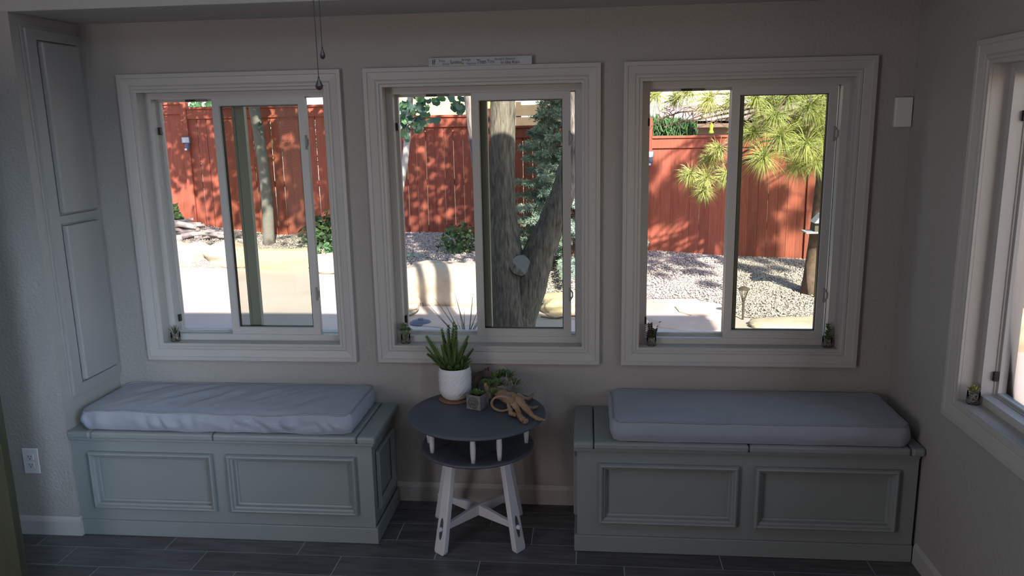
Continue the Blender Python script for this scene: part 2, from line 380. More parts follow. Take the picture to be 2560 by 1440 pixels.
MB().box(XLEFT-0.12, XR+TH, YREAR-0.15, YREAR, -0.2, ZC).build('wall_rear', 'wall', kind='structure')
ceil = MB().box(XLEFT-0.12, XR, YREAR, 0, ZC, ZC+0.02).build('ceiling', 'ceiling', kind='structure')
MB().box(XL-0.05, XR, D-0.001, 0, ZS, ZC).build('soffit', 'ceiling', ceil, bevel=0.006)
# roof whose eave throws the house shadow on the patio
MB().box(-12, 3.0, YREAR-0.8, 0.55, ZC+0.02, ZC+0.085).build('roof', 'nbroof', kind='structure')  # right overhang lengthened to keep sun out of the side window
MB().box(-12, XL-0.1, 0.0, TH, -0.2, ZC).build('wall_outside', 'stucco', kind='structure')

# floor and tiles
fl = MB().box(XLEFT, XR, YREAR, 0, -0.06, -0.0015).build('floor', 'grout', kind='structure')
TW, TLN = 0.1527, 0.623
row_y = [-0.549 - TW*k for k in range(-4, 16)]
tile_cache = {}
for k in range(-4, 17):
    y1 = -0.396 - TW*k; y0 = y1 - TW
    if y0 >= 0 or y1 < -2.9: continue
    off = 0.317 + 0.205*k
    for i in range(-10, 8):
        a, b = off+i*TLN, off+(i+1)*TLN
        aa, bb, ya, yb = max(a, XLEFT), min(b, XR), y0, min(y1, 0)
        if bb-aa < 0.02 or yb-ya < 0.02: continue
        g = 0.0022; key = (round(bb-aa, 3), round(yb-ya, 3))
        if key not in tile_cache:
            tile_cache[key] = MB().box(g, bb-aa-g, g, yb-ya-g, -0.008, 0).mesh('tile', 'tile')
        o = bpy.data.objects.new('tile', tile_cache[key]); o.location = (aa, ya, 0); link(o, fl)

# baseboards
def baseboard(name, p0, p1, out, h=0.10, extra=0.0):
    p0, p1, out = Vector(p0), Vector(p1), Vector(out); prof = [(0, 0), (0.013, 0), (0.013, h-0.022), (0.009, h-0.012), (0.005, h-0.004), (0.003, h), (0, h)]
    mb = MB()
    k = len(prof)
    for p in (p0, p1):
        for t, z in prof: mb.v.append(tuple(p+out*t+Vector((0, 0, z))))
    for i in range(k): j = (i+1) % k; mb.f.append((i, j, k+j, k+i))
    mb.f.append(tuple(range(k))); mb.f.append(tuple(reversed(range(k, 2*k))))
    return mb.build(name, 'trim', kind='structure', fix=True)
baseboard('baseboard_left', (XLEFT, D, 0), (XL+0.012, D, 0), (0, -1, 0), 0.09)
baseboard('baseboard_back', (-0.597, 0, 0), (0.321, 0, 0), (0, -1, 0))
baseboard('baseboard_right', (XR, -0.44, 0), (XR, YREAR, 0), (-1, 0, 0), 0.095)
baseboard('baseboard_left_side', (XL, D, 0), (XL, D+0.013, 0), (1, 0, 0), 0.09)

# ------------------------------------------------------------------ windows
CPROF = [(0, 0), (0, 0.024), (0.017, 0.024), (0.020, 0.020), (0.034, 0.018), (0.050, 0.0155), (0.054, 0.012), (0.058, 0.015), (0.068, 0.015), (0.072, 0.010), (CAS, 0.010), (CAS, 0)]
def window(name, loc, rz, shift, outer_only=False):
    root = empty(name, loc, rz, kind='structure')
    for sd in 'tblr':
        MB().ring(CPROF, 0, WIN_W, WIN_Z0, WIN_Z1, sd).build('casing', 'trim', root, fix=True)
    x0, x1, z0, z1 = CAS, WIN_W-CAS, WIN_Z0+CAS, WIN_Z1-CAS
    j = MB(); t = 0.012
    e_ = 0.0004; j.box(x0-t+e_, x0+e_, 0.0006, 0.06, z0, z1); j.box(x1-e_, x1+t-e_, 0.0006, 0.06, z0, z1); j.box(x0, x1, 0.0006, 0.06, z1-e_, z1+t-e_)
    j.build('jamb', 'trim', root)
    MB().box(x0, x1, 0.0006, 0.0655, z0-t+e_, z0+e_).build('sill', 'trim', root)
    fr = MB(); w_ = 0.030
    fr.ring([(-t, -0.06), (w_, -0.06), (w_, -0.105), (w_+0.004, -0.105), (w_+0.004, -0.15), (-t, -0.15)], x0, x1, z0, z1)
    fr.build('frame', 'vinyl', root, fix=True)
    fx0, fx1, fz0, fz1 = x0+w_, x1-w_, z0+w_, z1-w_
    # fixed pane on the outer track with its meeting stile
    fs = MB(); fs.box(0.488, 0.549, 0.112, 0.142, fz0+0.002, fz1-0.002); fs.box(0.497, 0.503, 0.106, 0.112, fz0+0.002, fz1-0.002)
    st = fs.build('meeting_stile', 'vinyl', root)
    bead = MB().ring([(0, -0.115), (0.008, -0.115), (0.008, -0.14), (0, -0.14)], fx0+0.004, 0.495, fz0+0.004, fz1-0.004).build('glazing_bead', 'vinyl', root, fix=True)
    MB().box(fx0+0.006, 0.493, 0.124, 0.128, fz0+0.006, fz1-0.006).build('pane', 'glass_clear', root)
    # sliding sash on the inner track
    a, b = 0.481+shift, 0.941+shift
    sash = MB().ring([(0, -0.066), (0.034, -0.066), (0.038, -0.072), (0.038, -0.096), (0, -0.096)], a, b, fz0+0.0, fz1-0.0).build('sash', 'vinyl', root, fix=True)
    MB().ring([(0, -0.074), (0.0028, -0.074), (0.0028, -0.094), (0, -0.094)], a+0.038, b-0.038, fz0+0.038, fz1-0.038).build('gasket', 'black', sash, fix=True)
    MB().box(a+0.036, b-0.036, 0.081, 0.085, fz0+0.036, fz1-0.036).build('pane', 'glass_tint', sash)
    for zz in (1.06, 1.80):
        l = MB(); l.box(b-0.010, b-0.001, 0.060, 0.066, zz-0.034, zz+0.034); l.tube([(b-0.005, 0.058, zz-0.028), (b+0.007, 0.058, zz-0.008), (b+0.007, 0.058, zz+0.012), (b-0.005, 0.060, zz+0.028)], 0.0042, 6)
        l.build('latch', 'latch', sash)
    for zz in (0.925, 1.865):
        MB().box(fx0, fx0+0.012, 0.095, 0.112, zz-0.018, zz+0.018).build('vent_stop', 'black', root, bevel=0.002)
    s_ = MB().box(fx0+0.15, fx0+0.20, 0.103, 0.1045, fz1-0.012, fz1-0.002).build('sticker', 'black', root)
    MB().box(fx0+0.205, fx0+0.255, 0.103, 0.1045, fz1-0.012, fz1-0.002).build('sticker', 'metal', root)
    # outer trim
    MB().ring([(-0.06, -0.161), (-0.06, -0.185), (0.01, -0.185), (0.01, -0.161)], x0, x1, z0, z1).build('outer_trim', 'trim', root, fix=True)
    return root
window('window_1', (WX[0], 0, 0), 0, -0.068)
window('window_2', (WX[1], 0, 0), 0, 0.0)
window('window_3', (WX[2], 0, 0), 0, 0.004)
window('window_4', (XR, W4Y, 0), -math.pi/2, 0.010)

# dark open door at the left edge
dr = empty('door_1', (0, 0, 0), kind='structure')
DX = at(54, 1440, 1, -0.92).x; d_ = MB().box(XLEFT+0.01, DX, -0.92, -0.88, 0.005, 2.03).build('door_leaf', 'olive', dr, bevel=0.002)
for z0, z1 in ((0.15, 0.85), (1.0, 1.9)):
    MB().ring([(0, 0.92), (0, 0.928), (0.03, 0.926), (0.04, 0.92)], XLEFT+0.10, DX-0.10, z0, z1).build('door_panel', 'olive', dr, fix=True)

# ------------------------------------------------------------------ wall cabinet in the left side wall
cb = thing('wall_cabinet', 'tall painted two-door cabinet let into the left side wall above the bench', 'cabinet', (XL, 0, 0))
def zy(mb): return mb
f_ = MB()
y0, y1, z0, z1 = -0.372, -0.004, 0.668, 2.305
def xbox(mb, ya, yb, za, zb, xa, xb): return mb.box(xa, xb, ya, yb, za, zb)
for (ya, yb, za, zb) in ((y0, -0.312, z0, z1), (-0.040, y1, z0, z1), (-0.312, -0.040, z0, 0.712), (-0.312, -0.040, 2.262, z1), (-0.312, -0.040, 1.462, 1.497)):
    xbox(f_, ya, yb, za, zb, 0.0, 0.016)
f_.build('face_frame', 'cab', cb)
e_ = MB(); xbox(e_, y0-0.018, y0, z0-0.018, z1+0.018, 0, 0.005); xbox(e_, y0, y1, z1, z1+0.018, 0, 0.005); xbox(e_, y0, y1, z0-0.018, z0, 0, 0.005)
e_.build('trim_strip', 'cab', cb, bevel=0.003)
for za, zb in ((0.722, 1.452), (1.507, 2.254)):
    dd = MB(); xbox(dd, -0.298, -0.046, za, zb, 0.004, 0.034); dd.build('door', 'cab', cb, bevel=0.006)

# ------------------------------------------------------------------ benches
YB, YO, ZB = -0.4287, -0.459, 0.525
def bench(label, xa, xb, oa, ob, panels, joints, end):
    r = thing('storage_bench', label, 'bench', ((xa+xb)/2, YB/2, 0)); ox = (xa+xb)/2; oy = YB/2
    def B(mb, name, **kw):
        mb.v = [(x-ox, y-oy, z) for x, y, z in mb.v]; return mb.build(name, 'bench', r, **kw)
    z0, z1 = 0.138, 0.421; ins = 0.034
    body = MB()
    body.box(xa+0.004, xb-0.004, YB+0.018, -0.003, 0.001, ZB-0.036)
    B(body, 'body')
    ff = MB(); ps = sorted(panels)
    ff.box(xa, xb, YB, YB+0.018, 0.001, z0+ins-0.004); ff.box(xa, xb, YB, YB+0.018, z1-ins+0.004, ZB-0.036)
    xs = [xa] + [v for p in ps for v in (p[0]+ins-0.004, p[1]-ins+0.004)] + [xb]
    for i in range(0, len(xs), 2): ff.box(xs[i], xs[i+1], YB, YB+0.018, z0+ins-0.004, z1-ins+0.004)
    B(ff, 'front_frame')
    for a, b in ps:
        mp = [(0, 0), (0, 0.014), (0.004, 0.022), (0.010, 0.025), (0.016, 0.022), (0.020, 0.012), (0.028, 0.009), (0.031, -0.006), (ins+0.006, -0.009), (ins+0.006, -0.017), (0.01, -0.001)]
        mb = MB().ring(mp, a, b, z0, z1); mb.v = [(x, y+YB, z) for x, y, z in mb.v]
        B(mb, 'panel_moulding', fix=True)
        B(MB().box(a+ins-0.01, b-ins+0.01, YB+0.014, YB+0.0178, z0+ins-0.01, z1-ins+0.01), 'panel')
    # end panel moulding on the exposed side
    xe, sgn = (xb, 1) if end == 'r' else (xa, -1)
    mp = [(0, 0), (0, 0.012), (0.006, 0.016), (0.014, 0.014), (0.020, 0.008), (0.034, 0.003), (0.034, 0)]
    mb = MB().ring(mp, -0.365, -0.075, z0, z1); mb.v = [(xe - sgn*y, (x if sgn > 0 else x), z) for x, y, z in mb.v]
    B(mb, 'panel_moulding', fix=True)
    pl = MB(); pl.box(xa - (0.012 if end == 'l' else 0), xb + (0.012 if end == 'r' else 0), YB-0.012, YB, 0.0008, 0.078); 
    pl.box(xe, xe+sgn*0.012, YB, -0.015, 0.0008, 0.078) if sgn > 0 else pl.box(xe-0.012, xe, YB, -0.015, 0.0008, 0.078)
    B(pl, 'plinth', bevel=0.003)
    cv = MB(); ex = [(xa-(0.014 if end == 'l' else 0)), xb+(0.014 if end == 'r' else 0)]
    cv.box(ex[0], ex[1], YB-0.014, -0.003, ZB-0.052, ZB-0.036); B(cv, 'cove', bevel=0.006)
    js = [oa] + joints + [ob]
    for i in range(len(js)-1):
        t = MB().box(js[i]+0.0012, js[i+1]-0.0012, YO, -0.003 if i in (0, len(js)-2) else -0.040, ZB-0.036, ZB)
        B(t, 'top_board', bevel=0.011)
    B(MB().box(js[1]+0.001, js[-2]-0.001, -0.038, -0.003, ZB-0.036, ZB-0.001), 'hinge_strip', bevel=0.002)
    return r
bench('grey panelled storage bench on the left, below the window by the cabinet', XL+0.002, -0.5947, XL+0.002, -0.569,
      [(-1.936, -1.337), (-1.272, -0.668)], [-1.905, -1.32, -0.655], 'r')
bench('grey panelled storage bench on the right, against the right wall', 0.3196, XR-0.016, 0.3036, XR-0.002,
      [(0.414, 1.009), (1.079, 1.668)], [0.392, 1.045, 1.70], 'l')

def cushion(label, xa, xb, ya, yb, z0, h, seed, wr_):
    r = thing('bench_cushion', label, 'cushion', ((xa+xb)/2, (ya+yb)/2, z0))
    nx, ny, nz = 110, 26, 9; W_, D_ = (xb-xa)/2, (yb-ya)/2
    mb = MB(); idx = {}
    def P(u, v, t):       # u,v in -1..1, t in 0..1
        x, y, z = u*W_, v*D_, t*h
        e = 0.012*math.sin(math.pi*t)                                   # sides belly out
        if abs(u) > 0.999: x += math.copysign(e, u)
        if abs(v) > 0.999: y += math.copysign(e, v)
        cr = (1-abs(u)**6)*(1-abs(v)**4)
        if t > 0.999: z += 0.014*cr
        cu, cv_ = max(0, abs(u)-0.93)/0.07, max(0, abs(v)-0.86)/0.14    # soft corners in plan
        k = cu*cv_; x -= math.copysign(0.014*k*k, u); y -= math.copysign(0.014*k*k, v)
        q = Vector((u*W_*7+seed, v*3, t*1.5))
        if v < -0.999:
            g = mnoise.noise(Vector((u*W_*16+seed, t*1.2+u*W_*5, 0.3))); g2 = max(0, mnoise.noise(Vector((u*W_*5+seed*2, 0, 0)))+0.45)
            y -= wr_*0.011*math.sin(math.pi*t)*(abs(g)*2-0.4)*g2; z += wr_*0.003*mnoise.noise(q)
        if t > 0.999:
            g = mnoise.noise(Vector((u*W_*9 - v*D_*6 + seed, v*D_*2.0, 1.7))); z += wr_*0.0065*(0.35-abs(g))*(1-0.3*abs(v))*cr + 0.004*mnoise.noise(q)*cr
            z += 0.003*mnoise.noise(Vector((u*W_*3, v*2, seed)))
        if abs(u) > 0.999: x += 0.004*mnoise.noise(q*2)
        return (x, y, z)
    def vid(i, j, k):
        key = (i, j, k)
        if key not in idx:
            idx[key] = len(mb.v); mb.v.append(P(-1+2*i/nx, -1+2*j/ny, k/nz))
        return idx[key]
    for i in range(nx):
        for j in range(ny):
            mb.f.append((vid(i, j, nz), vid(i+1, j, nz), vid(i+1, j+1, nz), vid(i, j+1, nz))); mb.f.append((vid(i, j, 0), vid(i, j+1, 0), vid(i+1, j+1, 0), vid(i+1, j, 0)))
    for k in range(nz):
        for i in range(nx):
            mb.f.append((vid(i, 0, k), vid(i+1, 0, k), vid(i+1, 0, k+1), vid(i, 0, k+1))); mb.f.append((vid(i+1, ny, k), vid(i, ny, k), vid(i, ny, k+1), vid(i+1, ny, k+1)))
        for j in range(ny):
            mb.f.append((vid(0, j+1, k), vid(0, j, k), vid(0, j, k+1), vid(0, j+1, k+1))); mb.f.append((vid(nx, j, k), vid(nx, j+1, k), vid(nx, j+1, k+1), vid(nx, j, k+1)))
    for k in (0, nz):
        loop = [mb.v[vid(i, 0, k)] for i in range(0, nx, 2)] + [mb.v[vid(nx, j, k)] for j in range(0, ny, 2)] + [mb.v[vid(i, ny, k)] for i in range(nx, 0, -2)] + [mb.v[vid(0, j, k)] for j in range(ny, -1, -2)]
        MB().tube([(x, y, z+(0.001 if k else 0.0035)) for x, y, z in loop], 0.0032, 6).build('piping', 'piping', r, smooth=True)
    o = mb.build('cover', 'cushion', r, smooth=True)
    return r
cushion('slate blue-grey box cushion with deep wrinkles, on the left bench', -1.952, -0.688, -0.432, -0.020, ZB+0.001, 0.088, 3.3, 3.2)
cushion('grey box cushion with a smoother top, on the right bench', 0.475, 1.695, -0.440, -0.022, ZB+0.001, 0.086, 9.1, 1.0)

# ------------------------------------------------------------------ round table
TC = Vector((-0.133, -0.31, 0)); ZT = 0.60
tb = thing('side_table', 'round two-tier side table with slate top and white splayed legs', 'table', TC)
MB().lathe([(0.0, -0.020), (0.285, -0.020), (0.303, -0.017), (0.311, -0.010), (0.310, -0.004), (0.304, 0), (0.0, 0)], 72, (0, 0, ZT), close=True).build('tabletop', 'slate', tb)
MB().lathe([(0.0, -0.018), (0.235, -0.018), (0.252, -0.014), (0.257, -0.008), (0.254, -0.002), (0.248, 0), (0.0, 0)], 64, (0, 0, 0.45), close=True).build('lower_shelf', 'slate', tb)
spin = MB().lathe([(0.0085, 0), (0.011, 0.03), (0.0125, 0.065), (0.0115, 0.1), (0.009, 0.1295)], 12).mesh('spindle', 'white', True)
a0 = math.atan2(-0.517+0.31, -0.122+0.133)
for i in range(12):
    if i % 3 == 2: continue
    a = a0 + i*math.radians(30) + (0 if i % 3 else 0); o = bpy.data.objects.new('spindle', spin); o.location = (0.222*math.cos(a), 0.222*math.sin(a), 0.4503); link(o, tb)
feet = [Vector((-0.285, -0.497)), Vector((0.062, -0.452)), Vector((0.022, -0.118)), Vector((-0.345, -0.163))]
for i, ft in enumerate(feet):
    rel = ft - TC.xy; dr_ = rel.normalized(); tp = rel*0.655; side = Vector((-dr_.y, dr_.x))
    lg = MB(); zz = [0.0, 0.012, 0.12, 0.26, 0.4315]; 
    prof = []
    for z in zz:
        t = z/0.4315; c = rel*(1-t) + tp*t
        hw = 0.033 + (0.019-0.033)*t; th = 0.0135
        if z == 0: hw -= 0.006
        for sx, sy in ((-1, -1), (1, -1), (1, 1), (-1, 1)):
            q = c + side*(sx*hw) + dr_*(sy*th); lg.v.append((q.x, q.y, z))
    for k in range(len(zz)-1):
        for j in range(4):
            a, b = k*4+j, k*4+(j+1) % 4; lg.f.append((a, b, b+4, a+4))
    lg.f.append((3, 2, 1, 0)); e = (len(zz)-1)*4; lg.f.append((e, e+1, e+2, e+3))
    L = lg.build('leg', 'white', tb, bevel=0.004, fix=True)
    t = 0.115/0.4315; c = rel*(1-t)+tp*t + dr_*0.0137; slope = (tp-rel).dot(dr_)/0.4315
    ov = MB(); ov.v.append((c.x+dr_.x*0.0012, c.y+dr_.y*0.0012, 0.115))
    for j in range(20):
        an = 2*math.pi*j/20; dz = 0.050*math.sin(an); q = c + side*(0.0105*math.cos(an)) + dr_*(0.0012+slope*dz); ov.v.append((q.x, q.y, 0.115+dz))
    for j in range(20): ov.f.append((0, 1+j, 1+(j+1) % 20))
    ov.build('oval_slot', 'slate', L)
    pg = MB(); q0, q1 = c, c + dr_*0.020
    pg.tube([(q0.x, q0.y, 0.113), (q1.x, q1.y, 0.113)], [0.0105, 0.0085], 10).build('tenon_peg', 'white', L, smooth=False)
for i in (0, 1):
    A, B_ = feet[i]-TC.xy, feet[i+2]-TC.xy; t = 0.115/0.4315
    A = A*(1-t*0.345)*0.965; B_ = B_*(1-t*0.345)*0.965; sm = MB(); d2 = (B_-A).normalized(); sd = Vector((-d2.y, d2.x)); n = 14
    for k in range(n+1):
        u = k/n; c = A*(1-u)+B_*u; arch = 0.008*math.sin(math.pi*u)**2; hh = 0.014 + 0.011*math.sin(math.pi*u)**2; zc = 0.116+arch - (0.002 if i else 0)
        for sx, sz in ((-1, -1), (1, -1), (1, 1), (-1, 1)):
            q = c + sd*(sx*0.011); sm.v.append((q.x, q.y, zc+sz*hh))
    for k in range(n):
        for j in range(4): a, b = k*4+j, k*4+(j+1) % 4; sm.f.append((a, b, b+4, a+4))
    sm.f.append((3, 2, 1, 0)); e = n*4; sm.f.append((e, e+1, e+2, e+3)); sm.build('stretcher', 'white', tb, fix=True, bevel=0.003)

# things on the table
PC = Vector((-0.256, -0.150, ZT+0.0005))
tag(MB().lathe([(0, 0), (0.076, 0), (0.078, 0.002), (0.078, 0.006), (0.076, 0.008), (0, 0.008)], 40, close=True).build('coaster', 'cork', loc=PC), 'round terracotta coloured coaster under the white plant pot', 'coaster')
pot = thing('potted_plant', 'spiky green plant in a white ceramic pot with embossed wave pattern, on the table', 'plant', PC+Vector((0, 0, 0.0085)))
body = MB(); nn, kk = 72, 30; H_ = 0.152
rf = lambda t: 0.050 + 0.022*min(1, t*4)**0.6 + 0.003*math.sin(t*2.5)
for k in range(kk+1):
    t = k/kk
    for j in range(nn):
        a = 2*math.pi*j/nn; r = rf(t)
        if 0.06 < t < 0.90: r += 0.0032*max(0, math.sin(a*18 + (math.pi if int(t*13) % 2 else 0)))*abs(math.sin(t*13*math.pi))*1.35
        body.v.append((r*math.cos(a), r*math.sin(a), t*H_))
for k in range(kk):
    for j in range(nn): a, b = k*nn+j, k*nn+(j+1) % nn; body.f.append((a, b, b+nn, a+nn))
body.f.append(tuple(reversed(range(nn)))); b0 = kk*nn
for r, z in ((0.069, H_), (0.068, H_-0.03)):
    s0 = len(body.v)
    for j in range(nn): a = 2*math.pi*j/nn; body.v.append((r*math.cos(a), r*math.sin(a), z))
    for j in range(nn): body.f.append((b0+j, b0+(j+1) % nn, s0+(j+1) % nn, s0+j))
    b0 = s0
body.build('pot', 'ceramic', pot, smooth=True)
MB().lathe([(0, 0), (0.0675, 0), (0.04, 0.006), (0, 0.008)], 24, (0, 0, H_-0.026), close=True).build('soil', 'soil', pot)
def fern_spike(p, d, L, W, bend):
    mb = MB(); mb.blade(p, d, L, W*0.5, W*0.35, bend=bend, segs=6)
    p = Vector(p); d = Vector(d).normalized(); side = d.cross(Vector((0, 0, 1))).normalized(); up = side.cross(d)
    dd = d.copy(); pos = p.copy(); n = 15
    for i in range(n):
        t = (i+1)/n; dd = (dd - up*(bend/n)).normalized(); pos = pos + dd*(L/n)
        for sg in (-1, 1, 0):
            o = side*sg if sg else up
            mb.blade(pos-dd*L/n*0.8, (o*0.7+dd).normalized(), W*1.15*(1-t*0.7), W*0.30, W*0.14, segs=1, shape=lambda q: 1-q*0.9)
    return mb
spk = [(-62, .62, .19), (-40, .48, .205), (-22, .34, .20), (-10, .24, .225), (0, .08, .235), (10, .16, .21), (22, .25, .22), (38, .42, .20), (-75, .85, .12), (-48, .72, .16), (-30, .2, .17), (16, .36, .16), (60, .7, .12), (-5, .5, .15), (28, .6, .14), (-18, .62, .14)]
for i, (ang, tilt, L) in enumerate(spk):
    a = math.radians(ang); yy = (-0.35 if i % 2 else 0.3)*tilt
    d = Vector((math.sin(a)*tilt*1.1 if abs(ang) > 4 else 0.02, yy, 1-tilt*0.35))
    p = Vector((math.sin(a)*0.028 - 0.012, yy*0.05, H_-0.02))
    fern_spike(p, d, L, 0.041, 0.12*(1 if i % 3 else -1)).build('leaf', 'aloe', pot)
tf = MB()
for i in range(46):
    a = rnd.uniform(0, 2*math.pi); tl = rnd.uniform(0.15, 1.0)
    tf.blade((0.038+0.008*math.cos(a), -0.012+0.008*math.sin(a), H_-0.02), (math.cos(a)*tl+0.2, math.sin(a)*tl-0.1, 1.0), rnd.uniform(0.06, 0.105), 0.0055, 0.0025, segs=3, bend=0.25)
tf.build('tuft', 'grass_leaf', pot, kind='stuff')
for i in range(22):
    a = rnd.uniform(0, 2*math.pi); tl = rnd.uniform(0.2, 1.3)
for i in range(12):
    a = i*0.52; tl = 0.9
    fern_spike((0.02*math.cos(a)-0.01, 0.02*math.sin(a), H_-0.02), (math.cos(a)*tl, math.sin(a)*tl, 0.8), 0.085, 0.026, 0.3).build('leaf', 'aloe', pot)

def rosette(mb, c, n, L, W, T, tilt0=0.2, tilt1=1.3, rr=rnd, up=1.0):
    for i in range(n):
        a = i*2.399; t = i/max(1, n-1); tl = tilt0+(tilt1-tilt0)*t
        d = Vector((math.cos(a)*math.sin(tl), math.sin(a)*math.sin(tl), math.cos(tl)*up))
        mb.blade(Vector(c)+d*0.002, d, L*(0.6+0.5*t), W, T, segs=3, bend=-0.3, shape=lambda q: (0.55+1.0*q)*(1-q**3)+0.05)
    return mb

bx = thing('box_planter', 'small square embossed grey planter with a green succulent, before the driftwood', 'planter', (-0.135, -0.262, ZT+0.0005), math.radians(-24))
bxm = MB(); w2 = 0.037
for x0_, x1_, y0_, y1_ in ((-w2, w2, -w2, -w2+0.004), (-w2, w2, w2-0.004, w2), (-w2, -w2+0.004, -w2+0.004, w2-0.004), (w2-0.004, w2, -w2+0.004, w2-0.004)): bxm.box(x0_, x1_, y0_, y1_, 0, 0.070)
bxm.box(-w2, w2, -w2, w2, 0, 0.004); bxm.build('planter_box', 'boxside', bx, bevel=0.001)
for fx, fy in ((0, -1), (-1, 0)):
    em = MB()
    for rr_ in (0.024, 0.015, 0.007):
        pts = []
        for j in range(21):
            a = 2*math.pi*j/20; q = rr_*(1+0.12*math.cos(a*6)); u, z = q*math.cos(a), 0.035+q*math.sin(a)
            pts.append((u, -w2-0.0006, z) if fy else (-w2-0.0006, u, z))
        em.tube(pts, 0.0016, 5, cap=False)
    em.build('emblem', 'metal', bx)
MB().box(-w2+0.004, w2-0.004, -w2+0.004, w2-0.004, 0.05, 0.060).build('soil', 'soil', bx)
s_ = MB(); rosette(s_, (0, 0, 0.060), 26, 0.032, 0.011, 0.004); rosette(s_, (-0.014, 0.012, 0.062), 16, 0.03, 0.010, 0.004); rosette(s_, (0.018, 0.012, 0.062), 14, 0.026, 0.010, 0.004)
s_.build('succulent', 'succ', bx, kind='stuff')

dw = thing('driftwood_arrangement', 'knotted driftwood root with air plants and succulents, lying on the table', 'arrangement', (0.035, -0.27, ZT+0.0005))
O = Vector((0.035, -0.27, ZT))
def rel(px, py, z): return at(px, py, 2, ZT+z) - O
root = MB()
def gnarl(pts, rad, n=12, jit=.4, seed=0, wob=.006):
    pts = [Vector(p) for p in pts]; q = dense(pts, 5); r = drad(rad, 5); k = len(q)
    q = [p + Vector((mnoise.noise(Vector((i*.55, seed, 0))), mnoise.noise(Vector((i*.55, seed, 7))), mnoise.noise(Vector((i*.55, seed, 13)))*.6))*wob*(0 < i < k-1) for i, p in enumerate(q)]
    r = [x*(1+.22*mnoise.noise(Vector((i*.8, seed, 21)))) for i, x in enumerate(r)]
    root.tube(q, r, n, jit=jit, seed=seed)
gnarl([rel(1222, 965, .050), rel(1240, 978, .052), rel(1260, 990, .050), rel(1280, 1004, .044), rel(1292, 1022, .030), rel(1300, 1040, .018), rel(1308, 1050, .013)], [0.013, 0.022, 0.025, 0.021, 0.013, 0.011, 0.013], seed=1)
gnarl([rel(1258, 985, .056), rel(1282, 992, .056), rel(1300, 1004, .050), rel(1316, 1024, .032), rel(1334, 1042, .016), rel(1350, 1049, .010), rel(1364, 1050, .008)], [0.016, 0.020, 0.018, 0.014, 0.010, 0.008, 0.003], seed=4)
gnarl([rel(1272, 1002, .042), rel(1274, 1020, .030), rel(1278, 1034, .020), rel(1292, 1038, .015)], [0.013, 0.010, 0.010, 0.008], seed=7)
gnarl([rel(1290, 1010, .040), rel(1296, 1024, .026), rel(1299, 1042, .014), rel(1312, 1054, .011), rel(1318, 1051, .011)], [0.012, 0.010, 0.010, 0.011, 0.008], seed=17)
gnarl([rel(1290, 988, .052), rel(1306, 994, .040), rel(1318, 998, .026), rel(1328, 992, .016), rel(1332, 986, .016)], [0.013, 0.010, 0.008, 0.008, 0.005], seed=2)
gnarl([rel(1312, 1014, .034), rel(1324, 1020, .020), rel(1336, 1020, .011), rel(1344, 1016, .010)], [0.010, 0.007, 0.006, 0.005], seed=5)
gnarl([rel(1226, 998, .018), rel(1222, 985, .040), rel(1217, 968, .066), rel(1214, 957, .088)], [0.009, 0.011, 0.013, 0.008], seed=9)
root.build('root', 'drift', dw, smooth=True)
hp = MB(); pts = []
for j in range(25):
    a = 2*math.pi*j/24; pts.append(rel(1255, 1006, .045) + Vector((0.045*math.cos(a), -0.01*math.sin(a)-0.018, 0.038*math.sin(a))))
hp.tube(pts, 0.0055, 8, cap=False, jit=0.2).build('vine_hoop', 'drift', dw, smooth=True)
bk = MB(); pts = [rel(1182, 985, .03) + Vector((0, .03, 0)), rel(1184, 960, .06) + Vector((0, .03, 0)), rel(1195, 945, .085) + Vector((0, .03, 0)), rel(1212, 940, .095) + Vector((0, .03, 0)), rel(1232, 945, .09) + Vector((0, .03, 0))]
bk.tube(pts, [0.014, 0.02, 0.022, 0.02, 0.012], 10, flat=0.5, jit=0.3).build('bark_piece', 'bark_brown', dw, smooth=True)
for (px, py, tx, ty) in ((1221, 940, 1219, 922), (1217, 942, 1213, 925), (1212, 945, 1209, 930)):
    MB().tube([rel(px, py, .085)+Vector((0, .02, 0)), rel(tx, ty, .11)+Vector((0, .02, 0))], [0.0045, 0.0035], 6).build('red_stem', 'redstick', dw)
g = MB()
for (px, py, z, n, L, W) in ((1240, 950, .080, 26, .050, .018), (1226, 966, .07, 20, .040, .015), (1232, 985, .06, 18, .034, .013), (1256, 940, .090, 22, .044, .014), (1288, 962, .07, 20, .040, .013), (1270, 945, .085, 22, .044, .013), (1246, 965, .075, 20, .044, .016), (1212, 962, .06, 14, .034, .012)): rosette(g, rel(px, py, z), n, L, W, .004)
g.build('succulent', 'succ', dw, kind='stuff')
ap = MB()
for (px, py, z, n, L) in ((1266, 965, .075, 40, .075), (1250, 962, .08, 18, .06), (1284, 972, .07, 22, .06)):
    for i in range(n):
        a = rnd.uniform(0, 6.28); tl = rnd.uniform(.1, 1.25)
        ap.blade(rel(px, py, z), (math.cos(a)*math.sin(tl), math.sin(a)*math.sin(tl)-.2, math.cos(tl)), L*rnd.uniform(.6, 1.1), .006, .002, segs=4, bend=.5)
ap.build('air_plant', 'airplant', dw, kind='stuff')
tw = MB()
for (tx, ty) in ((1292, 918), (1300, 930), (1284, 925), (1306, 944), (1276, 920), (1310, 958)):
    tw.blade(rel(1274, 950, .085), rel(tx, ty, .125)-rel(1274, 950, .085), (rel(tx, ty, .125)-rel(1274, 950, .085)).length, .007, .002, segs=5, bend=.15)
tw.build('grass_sprig', 'aloe', dw, kind='stuff')

